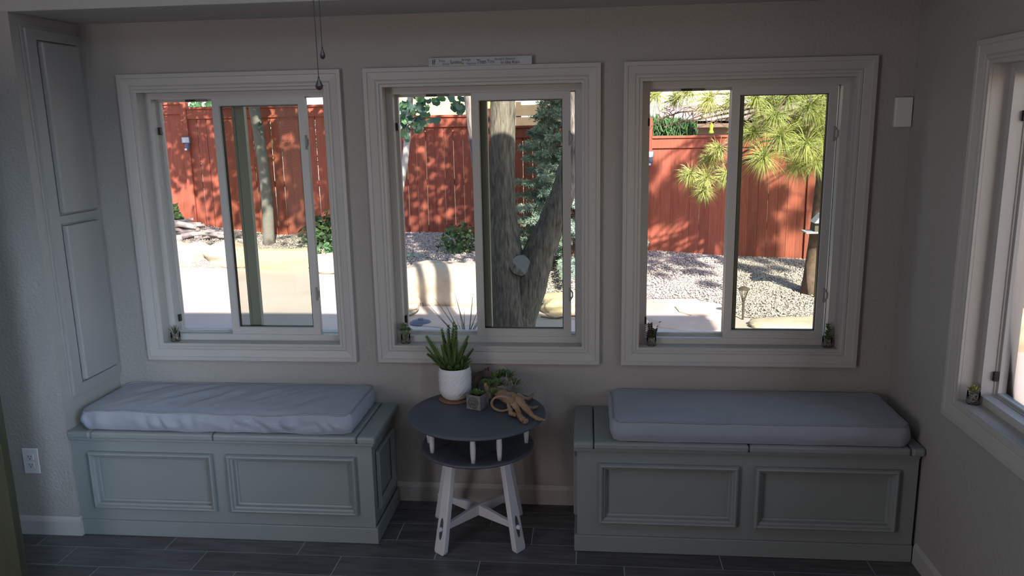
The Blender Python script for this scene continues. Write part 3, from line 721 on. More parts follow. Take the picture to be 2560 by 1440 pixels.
# sill plants
def sill_plant(label, loc, style, rz=0.0, sc_=1.0):
    r = thing('jar_plant', label, 'plant', loc, rz, 'little plants in glass jars on the window sills')
    MB().lathe([(0.0, 0), (0.020, 0), (0.0225, 0.003), (0.0225, 0.046), (0.0215, 0.048), (0.0205, 0.046), (0.0205, 0.004), (0, 0.004)], 20, close=True).build('jar', 'jar', r, smooth=True)
    pb = MB()
    for i in range(46):
        a = rnd.uniform(0, 6.28); q = 0.0155*math.sqrt(rnd.random()); pb.blob((q*math.cos(a), q*math.sin(a), rnd.uniform(0.008, 0.036)), (0.0048,)*3, seed=i, lat=4, lon=6)
    pb.build('pebbles', 'pebble', r, kind='stuff')
    s_ = MB(); z = 0.036
    if style == 'spike':
        for i in range(16):
            a = i*2.4; tl = 0.15+0.85*i/16; s_.blade((0, 0, z), (math.cos(a)*math.sin(tl), math.sin(a)*math.sin(tl), math.cos(tl)), 0.042+0.022*rnd.random(), .007, .003, segs=3, bend=-.1)
        m = 'succ_bronze'
    elif style == 'bush':
        for q in range(9):
            a = q*2.4; h = 0.022+0.03*rnd.random(); c = Vector((0.019*math.cos(a)*(q > 0), 0.019*math.sin(a)*(q > 0), z+h)); s_.tube([(0, 0, z-0.01), c], 0.0016, 5); rosette(s_, c, 9, .017, .009, .003, .2, 1.5)
        m = 'succ'
    elif style == 'jade':
        for bx_, by_, hh in ((-0.008, 0, .072), (0.022, 0.0, .048), (0.004, 0.012, .04)):
            for k in range(int(hh/0.009)):
                c = Vector((bx_*(0.4+k*0.06*1.5), by_, z+k*0.009)); rosette(s_, c, 5, .021, .013, .006, .9, 1.4)
        m = 'succ_bronze'
    elif style == 'cone':
        for q in range(7):
            c = Vector((0.004*math.sin(q*2), 0.004*math.cos(q), z+q*0.011)); rosette(s_, c, 9, .026*(1-q*0.09), .010, .003, .5, 1.5)
        m = 'succ'
    else:
        rosette(s_, (0, 0, z+.012), 26, .028, .013, .005, .05, 1.45); m = 'succ_yellow'
    s_.build('foliage', m, r, kind='stuff')
    r.scale = (sc_,)*3
    return r
zsill = WIN_Z0+CAS+0.0006
sill_plant('small spiky bronze succulent in a glass jar on the sill of the left window', (-1.715, 0.030, zsill), 'spike')
sill_plant('small bushy green succulent in a glass jar on the sill of the middle window', (-0.527, 0.030, zsill), 'bush')
sill_plant('small dark upright jade cutting in a glass jar, left end of the third window sill', (0.668, 0.030, zsill), 'jade')
sill_plant('small pale green leafy plant in a glass jar, right end of the third window sill', (1.480, 0.030, zsill), 'cone')
sill_plant('small yellow-green rosette in a glass jar on the right wall window sill', (XR+0.030, -0.720, zsill), 'rosette')

# ------------------------------------------------------------------ wall items
sg = thing('word_sign', 'narrow painted wooden strip sign with lettering standing on the middle window casing', 'sign', (-0.116, -0.014, WIN_Z1+0.0006))
MB().box(-0.233, 0.233, -0.012, 0.012, 0, 0.037).build('board', 'signwood', sg, bevel=0.001)
def word(txt, x, z, size, m, sx=1.0):
    c = bpy.data.curves.new('word', 'FONT'); c.body = txt; c.size = size; c.extrude = 0.0003
    t = bpy.data.objects.new('word', c); COL.objects.link(t)
    dg = bpy.context.evaluated_depsgraph_get(); me = bpy.data.meshes.new_from_object(t.evaluated_get(dg)); bpy.data.objects.remove(t)
    me.materials.clear(); me.materials.append(M[m]); o = bpy.data.objects.new('lettering', me)
    o.location = (x, -0.0124, z); o.rotation_euler = (math.pi/2, 0, 0); o.scale = (sx, 1, 1); link(o, sg)
word('If', -0.218, 0.008, 0.032, 'ink'); word('You', -0.188, 0.018, 0.018, 'ink2'); word('think', -0.170, 0.004, 0.016, 'ink2')
word('Sunshine', -0.135, 0.009, 0.024, 'ink', 0.62); word('brings', -0.082, 0.021, 0.017, 'ink'); word('Happiness', -0.062, 0.005, 0.015, 'ink2', 0.75)
word('Then', -0.015, 0.007, 0.028, 'ink', 0.75); word('You', 0.031, 0.009, 0.025, 'ink2', 0.8); word("haven't danced", 0.066, 0.021, 0.016, 'ink2', 0.95); word('in the Rain', 0.094, 0.005, 0.0175, 'ink', 1.1)
MB().lathe([(0, 0), (0.005, 0), (0.005, 0.0004), (0, 0.0004)], 16, close=True).build('painted_sun', 'ink3', sg, loc=(-0.078, -0.0121, 0.010)).rotation_euler = (math.pi/2, 0, 0)

bxw = thing('alarm_sensor', 'blank white plastic box on the back wall by the right corner', 'sensor', (1.720, -0.0005, 1.888))
MB().box(-0.036, 0.036, -0.022, 0, -0.063, 0.063).build('housing', 'plate', bxw, bevel=0.004)

oc = thing('wall_outlet', 'white double socket plate low on the left wall', 'outlet', (-2.219, D-0.0003, 0.37))
MB().box(-0.039, 0.039, -0.005, 0, -0.062, 0.062).build('cover_plate', 'plate', oc, bevel=0.0025)
for zz in (-0.020, 0.020):
    rc = MB().box(-0.017, 0.017, -0.0075, -0.004, zz-0.0145, zz+0.0145).build('receptacle', 'plate', oc, bevel=0.003)
    sl = MB(); sl.box(-0.008, -0.0055, -0.0080, -0.0074, zz-0.001, zz+0.008); sl.box(0.0055, 0.008, -0.0080, -0.0074, zz-0.001, zz+0.008)
    sl.lathe([(0, 0), (0.0028, 0), (0.0028, 0.0006), (0, 0.0006)], 10, close=True)
    k = len(sl.v)-40
    sl.v[k:] = [(x, -0.0080+z, zz-0.0075+y) for x, y, z in sl.v[k:]]
    sl.build('slot', 'black', rc)

for lab, px, ztop, zbot, wd in (('longer pull chain with a smoky teardrop crystal, hanging lower', -0.428, 2.018, 1.978, 0.0125), ('shorter pull chain with a slim smoky crystal, hanging higher', -0.4115, 2.103, 2.066, 0.0085)):
    pc = thing('pull_chain', lab, 'pull chain', (px, -1.3, zbot), group='ceiling fan pull chains')
    MB().tube([(0, 0, ZC-zbot), (0, 0, 0.25), (0, 0, ztop-zbot)], 0.0011, 6).build('chain', 'darkmetal', pc)
    h = ztop-zbot; n = 6
    MB().lathe([(0.0015, h), (0.0030, h-0.004), (0.0022, h-0.007), (wd*0.5, h*0.62), (wd, h*0.28), (wd*0.85, h*0.12), (wd*0.35, 0), (0.0005, -0.001)], 8).build('crystal', 'crystal', pc)
    bd = MB()
    for i in range(40): bd.blob((0, 0, h+0.006+i*0.0075), (0.0016,)*3, lat=4, lon=6, amp=0)
    bd.build('beads', 'darkmetal', pc, kind='stuff')

# ------------------------------------------------------------------ outdoors: ground
FBX = ([-9, -5.9, -4.5, -2.2, -1.35, 1.3, 2.3, 3.66, 9], [.45, .41, .23, .26, .23, -.03, -.11, -.17, -.17])
YBX = ([-9, -3.4, -2.6, -1.9, -1.6, 0, .8, 1.6, 1.95, 3, 9], [7.50, 7.30, 6.6, 5.2, 4.95, 5.0, 5.35, 5.4, 4.5, 4.25, 4.2])
HBX = ([-9, -5, -3.6, -2.2, -1.0, -.8, 0, 1, 9], [.18, .15, .09, .24, .22, .05, -.10, -.15, -.15])
def G(x, y):
    yb = np.interp(x, *YBX); fb = np.interp(x, *FBX); hb = np.interp(x, *HBX)
    t = np.clip((y-yb)/0.3, 0, 1); s_ = t*t*(3-2*t); u = np.clip((y-yb)/(8.2-yb), 0, 1.1)
    return np.where(y < yb, -0.15, -0.15 + s_*((hb + (fb-hb)*u)+0.15))
xs = np.linspace(-9, 8, 171); ys = np.linspace(3.9, 8.9, 101); X, Y = np.meshgrid(xs, ys)
Z = np.where(Y < np.interp(X, *YBX)-0.02, -0.19, G(X, Y)-0.006) + 0.012*np.sin(X*5.1)*np.sin(Y*4.3)*(Y > np.interp(X, *YBX)+0.2)
V = np.stack([X, Y, Z], -1).reshape(-1, 3); nx_, ny_ = len(xs), len(ys)
I = (np.arange(ny_-1)[:, None]*nx_+np.arange(nx_-1)[None]).ravel(); F = np.stack([I, I+1, I+1+nx_, I+nx_], 1)
np_build('gravel_ground', 'gravel_bed', V, F, smooth=True, kind='structure')
pm = MB(); pxs = list(np.linspace(-10, 8, 91)); n = len(pxs)
for x in pxs: pm.v += [(x, TH, -0.15), (x, float(np.interp(x, *YBX)), -0.15), (x, float(np.interp(x, *YBX)), -0.25)]
for i in range(n-1): a, b = 3*i, 3*i+3; pm.f += [(a, b, b+1, a+1), (a+1, b+1, b+2, a+2)]
patio = pm.build('patio', 'patio', kind='structure')
MB().box(-30, 30, 8.25, 60, -0.9, -0.3).build('ground', 'dirt', kind='structure')
MB().box(XR+TH, 30, -14, TH, -0.25, -0.151).build('side_yard_ground', 'gravel_bed', kind='structure')
# flagstones let into the patio by the third window
for i, (cx, cy, rx, ry) in enumerate(((0.95, 4.95, .40, .30), (1.60, 4.85, .26, .34), (0.75, 4.25, .35, .27), (1.42, 4.15, .33, .26), (2.05, 4.02, .34, .20), (2.80, 3.98, .38, .2), (0.2, 4.6, .3, .27), (-0.45, 4.55, .3, .25), (-1.15, 4.25, .36, .25))):
    m_ = MB(); k = 9; pts = [(cx+rx*math.cos(2*math.pi*j/k)*(1+.18*rnd.uniform(-1, 1)), cy+ry*math.sin(2*math.pi*j/k)*(1+.18*rnd.uniform(-1, 1))) for j in range(k)]
    m_.v = [(x, y, -0.151) for x, y in pts] + [(x, y, -0.138) for x, y in pts] + [(cx+(x-cx)*.95, cy+(y-cy)*.95, -0.134) for x, y in pts]
    for j in range(k):
        b = (j+1) % k; m_.f += [(j, b, k+b, k+j), (k+j, k+b, 2*k+b, 2*k+j)]
    m_.f.append(tuple(range(2*k, 3*k))); m_.build('flagstone', 'flag', patio)
# gravel stones
N = 56000
gx = nrng.uniform(-6.6, 5.2, N*2); gy = nrng.uniform(4.2, 8.2, N*2)
ok = gy > np.interp(gx, *YBX)+0.03; gx, gy = gx[ok][:N], gy[ok][:N]; N = len(gx); gz = G(gx, gy)
base = np.array([(1,0,0),(-1,0,0),(0,1,0),(0,-1,0),(0,0,1),(0,0,-1)], float); bf = np.array([(0,2,4),(2,1,4),(1,3,4),(3,0,4),(2,0,5),(1,2,5),(3,1,5),(0,3,5)])
R_ = nrng.uniform(0.007, 0.0155, (N, 1, 1)); SH = nrng.uniform(0.7, 1.25, (N, 6, 3)); ang = nrng.uniform(0, 6.28, N)
P = base[None]*SH*R_*np.array([1.2, 1, .7]); c_, s_ = np.cos(ang)[:, None], np.sin(ang)[:, None]
Pr = np.stack([P[..., 0]*c_-P[..., 1]*s_, P[..., 0]*s_+P[..., 1]*c_, P[..., 2]], -1) + np.stack([gx, gy, gz+0.004], -1)[:, None]
np_build('gravel', 'gravel', Pr.reshape(-1, 3), (bf[None]+6*np.arange(N)[:, None, None]).reshape(-1, 3), kind='stuff', label='pale river gravel spread over the beds below the fence', category='gravel')

# boulders
def boulder(label, c, r, rz, seed, m='boulder', p=3.6, amp=.22):
    mb = MB().blob((0, 0, 0), r, seed, p=p, amp=amp, freq=1.4, lat=18, lon=28)
    o = mb.build('boulder', m, loc=c); o.rotation_euler = (0, 0, rz); o.data.polygons.foreach_set('use_smooth', [True]*len(o.data.polygons))
    return tag(o, label, 'boulder', 'boulders edging the gravel bed')
boulder('pale rounded boulder under the stack of weathered logs', (-5.80, 7.72, .02), (.48, .30, .20), .05, 1)
boulder('long cream boulder with a dark crack, right of the one under the logs', (-4.95, 7.62, 0.0), (.42, .28, .19), -.05, 2)
boulder('long flat yellow sandstone block behind the left window sash', (-4.05, 7.38, -.03), (.55, .19, .17), -.06, 3, 'boulder2', 5, .12)
boulder('white boulder at the right end of the row seen through the left window', (-3.15, 7.18, -.03), (.42, .30, .16), .1, 4)
boulder('large squarish boulder in the sun, seen in the left pane of the middle window', (-1.30, 5.22, .04), (.52, .26, .26), -.12, 5, 'boulder', 4.5, .14)
boulder('small pointed boulder beside the large squarish one, near the path light', (-.66, 5.30, -.03), (.26, .24, .14), .3, 6)
boulder('shaded boulder left of the large squarish one', (-2.27, 5.50, .04), (.34, .3, .25), .5, 7)
boulder('low flat slab of stone lying before the shaded boulder', (-1.78, 4.75, -.09), (.26, .34, .055), .15, 8, 'boulder', 6, .08)
boulder('yellow sandstone rock behind the forked tree trunk', (.22, 4.75, -.06), (.34, .2, .12), .2, 9, 'boulder2')
boulder('rounded pinkish rock low in the left pane of the third window', (.76, 3.70, -.10), (.19, .17, .17), .2, 10, 'flag', 2.4, .15)
boulder('flat cream rock at the edge of the right gravel bed', (2.45, 4.15, -.13), (.50, .18, .05), .1, 11, 'boulder', 4, .1)
boulder('yellow stone block seen through the right wall window', (5.0, 4.4, -.05), (.6, .4, .3), .3, 12, 'boulder2')
boulder('smaller yellow stone seen through the right wall window', (4.3, 3.6, -.09), (.35, .3, .2), .9, 13, 'boulder2')

# log pile
ordinals = ('first', 'second', 'third', 'fourth', 'fifth', 'sixth', 'seventh', 'eighth')
for i in range(24):
    row = i // 8; u = (i % 8)/7
    cx = -5.95 + 0.9*u*(1-0.18*row) + rnd.uniform(-.03, .03); cy = 7.80 + rnd.uniform(-.10, .10); cz = .235 + .072*row*(1-0.45*u) + .10*(1-u)*(row/2) + rnd.uniform(0, .02)
    a = rnd.choice([rnd.uniform(-.35, .25), rnd.uniform(.5, .9), rnd.uniform(-.8, -.4)]); L = rnd.uniform(.22, .40); r = rnd.uniform(.024, .042)
    dx, dy, dz = math.cos(a)*L, math.sin(a)*L*.45, rnd.uniform(-.06, .05)
    o = MB().tube([(-dx, -dy, -dz), (-dx*.3, -dy*.3, -dz*.3+.01), (dx*.4, dy*.4, dz*.4), (dx, dy, dz)], [r*1.05, r, r*.95, r*.8], 9, jit=.25, seed=i).build('log', 'log', smooth=False, loc=(cx, cy, cz))
    tag(o, '%s weathered log from the left in the %s layer of the pile by the fence' % (ordinals[i % 8], ('bottom', 'middle', 'top')[row]), 'log', 'weathered logs piled by the fence')

# ------------------------------------------------------------------ fence
fn = thing('fence', 'red-brown stained board fence stepping down along the yard', 'fence', (0, 8.2, 0))
posts = [-8.08, -5.82, -3.42, -1.09, 1.24, 3.57, 5.9]; tops = [2.26, 2.185, 1.995, 1.82, 1.635, 1.47]
for i in range(6):
    xa, xb, zt = posts[i], posts[i+1], tops[i]; x = xa+0.05
    mesh_b = {}
    while x < xb-0.03:
        bw = rnd.choice([.134, .138, .140]); gp = rnd.choice([.002, .003, .006, .009, .011]) if i in (1, 2, 3) else rnd.choice([.001, .002, .003, .005])
        bw = min(bw, xb-.05-x)
        if xb-.05-x-bw < .09: bw = xb-.051-x
        if bw < .03: break
        zb = float(np.interp(x, *FBX))-.12; key = (round(bw, 3), round(zb, 2))
        if key not in mesh_b: mesh_b[key] = MB().box(0, bw, 0.0, .018, round(zb, 2), zt-.02).mesh('board', 'fence')
        o = bpy.data.objects.new('board', mesh_b[key]); o.location = (x, rnd.uniform(-.0025, .0025), 0); link(o, fn); x += bw+gp
    MB().box(xa+.04, xb-.04, -.030, -.004, zt-.155, zt-.012).build('fascia', 'fence', fn, bevel=.003)
    MB().box(xa+.04, xb-.04, -.055, .07, zt-.012, zt+.022).build('cap_rail', 'fence', fn, bevel=.004)
    for zr in (zt-.16, 1.02 if i < 4 else .75, .32):
        MB().box(xa+.05, xb-.05, .020, .058, zr-.045, zr+.045).build('rail', 'fence', fn)
for i, x in enumerate(posts):
    zt = max(tops[min(i, 5)], tops[max(i-1, 0)])+.10
    MB().box(x-.05, x+.05, -.045, .055, -.45, zt).build('post', 'fence', fn, bevel=.006)
# solar lamps on the fence posts
def post_light(label, c, s=1.0, face=True):
    r = thing('post_light', label, 'light', c)
    MB().box(-.055, .055, -.045, -.03, -.005, .075).build('panel', 'solar', r); MB().box(-.065, .065, -.03, 0, -.015, .085).build('frame', 'disc', r)
    MB().tube([(.012, -.02, -.02), (.016, -.03, -.07), (.006, -.02, -.13)], [.035, .04, .022], 8).build('lamp_head', 'disc', r); MB().box(-.012, .022, -.07, -.062, -.12, -.09).build('lens', 'plate', r)
    return r
post_light('square-faced solar light on the tall fence post in the left window', (-5.80, 8.152, 1.68))
post_light('solar light on the fence post in the third window', (1.245, 8.152, 1.36))

# ------------------------------------------------------------------ trees
def tree(name, label, loc, group=None): return thing(name, label, 'tree', loc, 0, group)
L0 = Vector((-0.2, 2.0, -0.16))
bt = tree('forked_tree', 'large forked tree trunk with furrowed bark close outside the middle window', L0)
tk = MB()
def W(px, py, y=2.0): return at(px, py, 1, y) - L0
main = [Vector((-.02, 0, -.05)), W(1272, 870), W(1268, 760), W(1258, 650), W(1252, 520), W(1255, 400), W(1257, 300), W(1256, 200), W(1250, 60), W(1235, -250)]
tk.tube(dense(main), drad([.26, .215, .185, .150, .105, .092, .090, .088, .085, .06]), 26, jit=.10)
right = [W(1290, 800), W(1318, 720), W(1345, 640), W(1378, 560), W(1412, 470), W(1437, 370), W(1447, 260), W(1452, 100), W(1470, -250)]
tk.tube(dense(right), drad([.15, .135, .118, .100, .085, .078, .074, .070, .05]), 22, jit=.10, seed=5)
left = [W(1255, 740), W(1236, 640), W(1212, 520), W(1198, 410), W(1185, 320), W(1172, 200), W(1150, -50), W(1120, -250)]
tk.tube(dense(left), drad([.12, .10, .062, .052, .048, .045, .04, .03]), 18, jit=.12, seed=8)
tk.build('trunk', 'bark', bt, smooth=True)
c = W(1305, 655) + Vector((0, -.125, 0))
st_ = MB().tube([c+Vector((-.03, .09, -.03)), c+Vector((0, .01, 0))], [.092, .078], 16, jit=.1).build('branch_stub', 'bark', bt, smooth=False)
ct = MB().tube([c+Vector((0, .009, 0)), c+Vector((.001, .002, .001))], [.070, .069], 18).build('cut_face', 'cut', st_)

ta = tree('pale_tree', 'slim pale-barked tree with hanging maple-like leaves beyond the middle window', (-1.95, 5.5, -.05)); LA = Vector((-1.95, 5.5, -.05))
MB().tube([at(px, py, 1, 5.5)-LA for px, py in ((985, 640), (985, 560), (1000, 480), (1013, 400), (1022, 300), (1026, 240), (1035, 100), (1045, -200))], [.045, .042, .040, .038, .036, .034, .03, .02], 12, jit=.06).build('trunk', 'aspen', ta, smooth=True)
lm = MB(); k = 11; lob = [1, .55, .9, .5, .72, .35, .72, .5, .9, .55, 1]
lm.v.append((0, 0, 0.004)); 
for j in range(k): a = math.radians(-110+220*j/(k-1)); rr_ = .062*(0.65+.45*(1-abs(j-5)/5))*(.75+.35*lob[j]); lm.v.append((rr_*math.sin(a), -.012*abs(math.sin(a)), -rr_*math.cos(a)))
for j in range(k-1): lm.f.append((0, 1+j, 2+j))
leaf_me = lm.mesh('leaf', 'leaf_t')
lm2 = lm.mesh('leaf', 'leaf')
spots = [(1038, 296, 46, 46, 50), (1020, 265, 30, 26, 16), (1145, 262, 22, 18, 14), (1000, 300, 14, 22, 8), (1060, 255, 28, 12, 10), (1100, 245, 60, 8, 12), (1178, 245, 16, 8, 6), (1155, 278, 8, 10, 4)]
for px, py, sx_, sy_, n in spots:
    for i in range(n):
        qx, qy = px+rnd.gauss(0, sx_*.5), py+rnd.gauss(0, sy_*.5)
        p = at(qx, qy, 1, 5.5+rnd.uniform(-.25, .15)) - LA
        o = bpy.data.objects.new('leaf', leaf_me if rnd.random() < .75 else lm2); o.location = p; o.rotation_euler = (rnd.gauss(0, .5), rnd.gauss(0, .5), rnd.gauss(0, .7)); o.scale = (rnd.uniform(.7, 1.15),)*3; link(o, ta)
tg = MB()
for a, b in (((1024, 262), (1050, 320)), ((1026, 250), (1010, 300)), ((1030, 220), (1100, 240)), ((1030, 200), (1145, 262)), ((1100, 238), (1180, 245))):
    p, q = at(*a, 1, 5.5)-LA, at(*b, 1, 5.45)-LA; tg.tube([p, p.lerp(q, .5)+Vector((0, 0, .05)), q], [.008, .006, .003], 6)
tg.build('branch', 'aspen', ta)

tl_ = tree('leaning_tree', 'grey trunk leaning left against the red fence, behind the left window sash', (-4.43, 7.7, .15)); LT = Vector((-4.43, 7.7, .15))
MB().tube([Vector((0, 0, -.1))] + [at(px, py, 1, 7.7)-LT for px, py in ((672, 590), (668, 500), (657, 400), (637, 280), (620, 180), (590, -100))], [.10, .088, .083, .080, .076, .07, .05], 16, jit=.08).build('trunk', 'dapple', tl_, smooth=True)
sm_ = MB()
for i in range(9):
    p = at(648+rnd.uniform(-6, 9), 318+rnd.uniform(-8, 10), 1, 7.55)-LT; sm_.blade(p, (rnd.uniform(-1, 1), -.3, rnd.uniform(-.6, .6)), .08, .05, .004, segs=3)
sm_.build('sprig', 'leaf', tl_, kind='stuff')

# crowns: above the windows, they throw the dappled shade on fence and gravel
def crown(parent, origin, accept, targets, n_clusters, per, spread, size, seed, m='leaf'):
    rng = np.random.default_rng(seed); P_ = []; made = 0; tries = 0
    while made < n_clusters and tries < n_clusters*60:
        tries += 1; t = targets[rng.integers(len(targets))]
        tgt = np.array([rng.uniform(t[0], t[1]), rng.uniform(t[2], t[3]), rng.uniform(t[4], t[5])]); y = rng.uniform(*accept['y']); dt = tgt[1]-y
        if dt < .4: continue
        c_ = tgt - np.array(SUN_DIR)/SUN_DIR.y*dt
        if c_[2] < accept['z0'] or c_[2] > accept['z1'] or not (accept['x'][0] < c_[0] < accept['x'][1]): continue
        made += 1; q = c_ + rng.normal(size=(per, 3))*spread; q = q[q[:, 2] > accept['z0']-.05]; P_.append(q)
    if not P_: return
    q = np.concatenate(P_) - np.array(origin); V_, F_ = leaves(q, size, rng); np_build('foliage', m, V_, F_, parent, kind='stuff')
crown(bt, L0, dict(y=(2.2, 5.0), z0=2.45, z1=6.0, x=(-5.5, 1.4)), [(-6.3, -.2, 8.15, 8.15, .05, 1.9), (-2.2, -.7, 5.7, 8.1, .25, .3)], 230, 26, .18, .13, 3)
crown(ta, LA, dict(y=(4.6, 6.6), z0=2.45, z1=5.0, x=(-4.2, .2)), [(-4.6, -.6, 8.15, 8.15, .4, 2.2), (-2.3, -.5, 6.2, 8.1, .25, .3)], 110, 24, .17, .13, 4)
crown(tl_, LT, dict(y=(5.6, 7.8), z0=2.5, z1=4.2, x=(-7.0, -2.2)), [(-6.5, -3.2, 8.15, 8.15, .9, 2.3)], 80, 24, .17, .13, 5)
bw = MB()
for a, b, r in ((Vector((-.2, 2, 2.9)), Vector((-1.6, 3.4, 4.2)), .05), (Vector((-.25, 2, 3.1)), Vector((-3.4, 3.6, 4.6)), .05), (Vector((.3, 2, 2.8)), Vector((.8, 4.2, 3.8)), .05), (Vector((-.3, 2, 2.8)), Vector((-2.4, 4.6, 3.2)), .04)):
    bw.tube([a-L0, (a-L0).lerp(b-L0, .5)+Vector((0, 0, .2)), b-L0], [r, r*.7, r*.3], 8)
bw.build('branch', 'bark', bt)

# blue spruce
sp = tree('blue_spruce', 'blue-green spruce with layered boughs behind the forked trunk', (.15, 6.35, .1)); SO = np.array((.15, 6.35, .1))
MB().tube([(0, 0, -.1), (0, 0, 2.0), (0, 0, 3.6)], [.07, .05, .01], 10).build('trunk', 'twig', sp)
St, Di = [], []; rng = np.random.default_rng(21); br = MB()
for i in range(150):
    t = i/149; z = .12 + 3.2*t; a = i*2.399+rng.uniform(-.3, .3); Lb = (.86*(1-t)**.8 + .10)*rng.uniform(.8, 1.1)
    d = np.array([math.cos(a), math.sin(a), .12-.25*(1-t)]); tip = np.array([0, 0, z]) + d*Lb
    br.tube([(0, 0, z), tuple(np.array([0, 0, z])+d*Lb*.5+np.array([0, 0, -.03])), tuple(tip)], [.012, .007, .003], 5)
    sidev = np.array([-math.sin(a), math.cos(a), 0])
    for k in range(int(22+52*Lb)):
        u = rng.uniform(.2, 1.0); p0 = np.array([0, 0, z])+d*Lb*u; sg_ = rng.choice([-1, 1]); bl = .20*(1.15-u)*rng.uniform(.7, 1.2)*min(1, Lb/.5)+.05
        bd_ = sidev*sg_*.8 + d*.75 + np.array([0, 0, rng.uniform(-.75, .25)]); bd_ /= np.linalg.norm(bd_)
        m_ = int(bl/.0042); tt = rng.uniform(0, 1, m_); ps = p0 + bd_*(tt[:, None]*bl)
        rd = rng.normal(size=(m_, 3)); rd /= np.linalg.norm(rd, axis=1)[:, None]
        St.append(ps); Di.append(bd_*.75 + rd*.75)
St = np.concatenate(St); Di = np.concatenate(Di); V_, F_ = slivers(St, Di, .040, .0042, rng); np_build('needles', 'spruce', V_, F_, sp, kind='stuff').location = (0, 0, 0)
br.build('boughs', 'twig', sp, kind='stuff')

# ponderosa pine
PO = Vector((2.98, 5.70, -.15)); pn = tree('ponderosa_pine', 'long-needled pine whose boughs hang across the third window', PO)
MB().tube([Vector((-.02, 0, -.05)), Vector((-.005, -.0, .15)), Vector((.03, 0, .65)), Vector((.06, 0, 1.3)), Vector((.05, 0, 2.4)), Vector((0, 0, 4.6))], [.13, .105, .095, .09, .08, .04], 18, jit=.1).build('trunk', 'twig', pn, smooth=True)
tufts = [(1938, 289, 4.7, .30), (1969, 240, 4.9, .28), (1949, 342, 4.6, .30), (2015, 362, 4.5, .30), (1908, 395, 4.4, .30), (1882, 335, 4.9, .24), (2020, 271, 4.7, .28), (2049, 287, 4.8, .28), (1993, 412, 4.8, .26), (2038, 405, 4.7, .28), (2058, 353, 4.9, .26), (1887, 247, 5.0, .26), (1984, 304, 5.1, .26), (2042, 330, 5.0, .26), (1925, 250, 5.2, .25), (2000, 345, 5.2, .25), (1975, 370, 5.0, .26), (2060, 240, 5.0, .26), (1900, 300, 5.2, .22), (2010, 232, 5.2, .25),
         (1772, 248, 4.8, .30), (1636, 239, 4.9, .28), (1719, 226, 5.0, .27), (1792, 374, 5.0, .20), (1722, 437, 5.2, .22), (1762, 448, 5.1, .24), (1776, 398, 5.2, .22), (1812, 440, 5.1, .22), (1758, 478, 5.1, .20), (1830, 250, 5.2, .26), (1690, 245, 5.3, .22), (1850, 320, 5.2, .22)]
twb = MB(); hub = {}
def tuft(parent, c_, axis, n, L, rng, rad=.0026):
    ax = np.array(axis, float); ax /= np.linalg.norm(ax); rd = rng.normal(size=(n, 3)); rd /= np.linalg.norm(rd, axis=1)[:, None]; d = rd*.95 + ax*.55
    st_ = np.array(c_)[None] - ax*rng.uniform(0, .06, (n, 1)); V_, F_ = needles(st_, d, L*rng.uniform(.6, 1.1, n), rad, droop=.16)
    return V_, F_
rng = np.random.default_rng(5)
for (px, py, y, L) in tufts:
    p = at(px, py, 1, y) - PO; rootp = Vector((.05, 0, max(1.7, min(3.2, p.z+.35+.25*rnd.random())))); dirv = (p-rootp); 
    ax = dirv.normalized()*.6 + Vector((0, -.2, -.25)); V_, F_ = tuft(pn, p, ax, 190, L, rng); np_build('needle_tuft', 'pine', V_, F_, pn)
    mid = rootp.lerp(p, .55) + Vector((0, 0, .16)); twb.tube([rootp, mid, p.lerp(mid, .25)+Vector((0, 0, .03)), p], [.022, .013, .008, .006], 6)
for i in range(70):
    a = at(rnd.uniform(1640, 1845), rnd.uniform(262, 312), 1, 5.3) - PO; b = a + Vector((rnd.uniform(-.14, .14), rnd.uniform(-.1, .1), rnd.uniform(-.12, .10))); m_ = a.lerp(b, .5)+Vector((0, 0, .02)); twb.tube([a, m_, b], [.005, .004, .002], 4)
for a, b in (((1640, 300), (1760, 275)), ((1690, 312), (1840, 268)), ((1650, 260), (1760, 235)), ((1735, 322), (1850, 290)), ((1660, 318), (1740, 300))):
    p, q = at(*a, 1, 5.3)-PO, at(*b, 1, 5.25)-PO; twb.tube([p, p.lerp(q, .5)+Vector((0, 0, .03)), q, q.lerp(Vector((.05, 0, 2.3)), .6), Vector((.05, 0, 2.3))], [.006, .009, .011, .014, .02], 6)
twb.build('branches', 'twig', pn, kind='stuff')
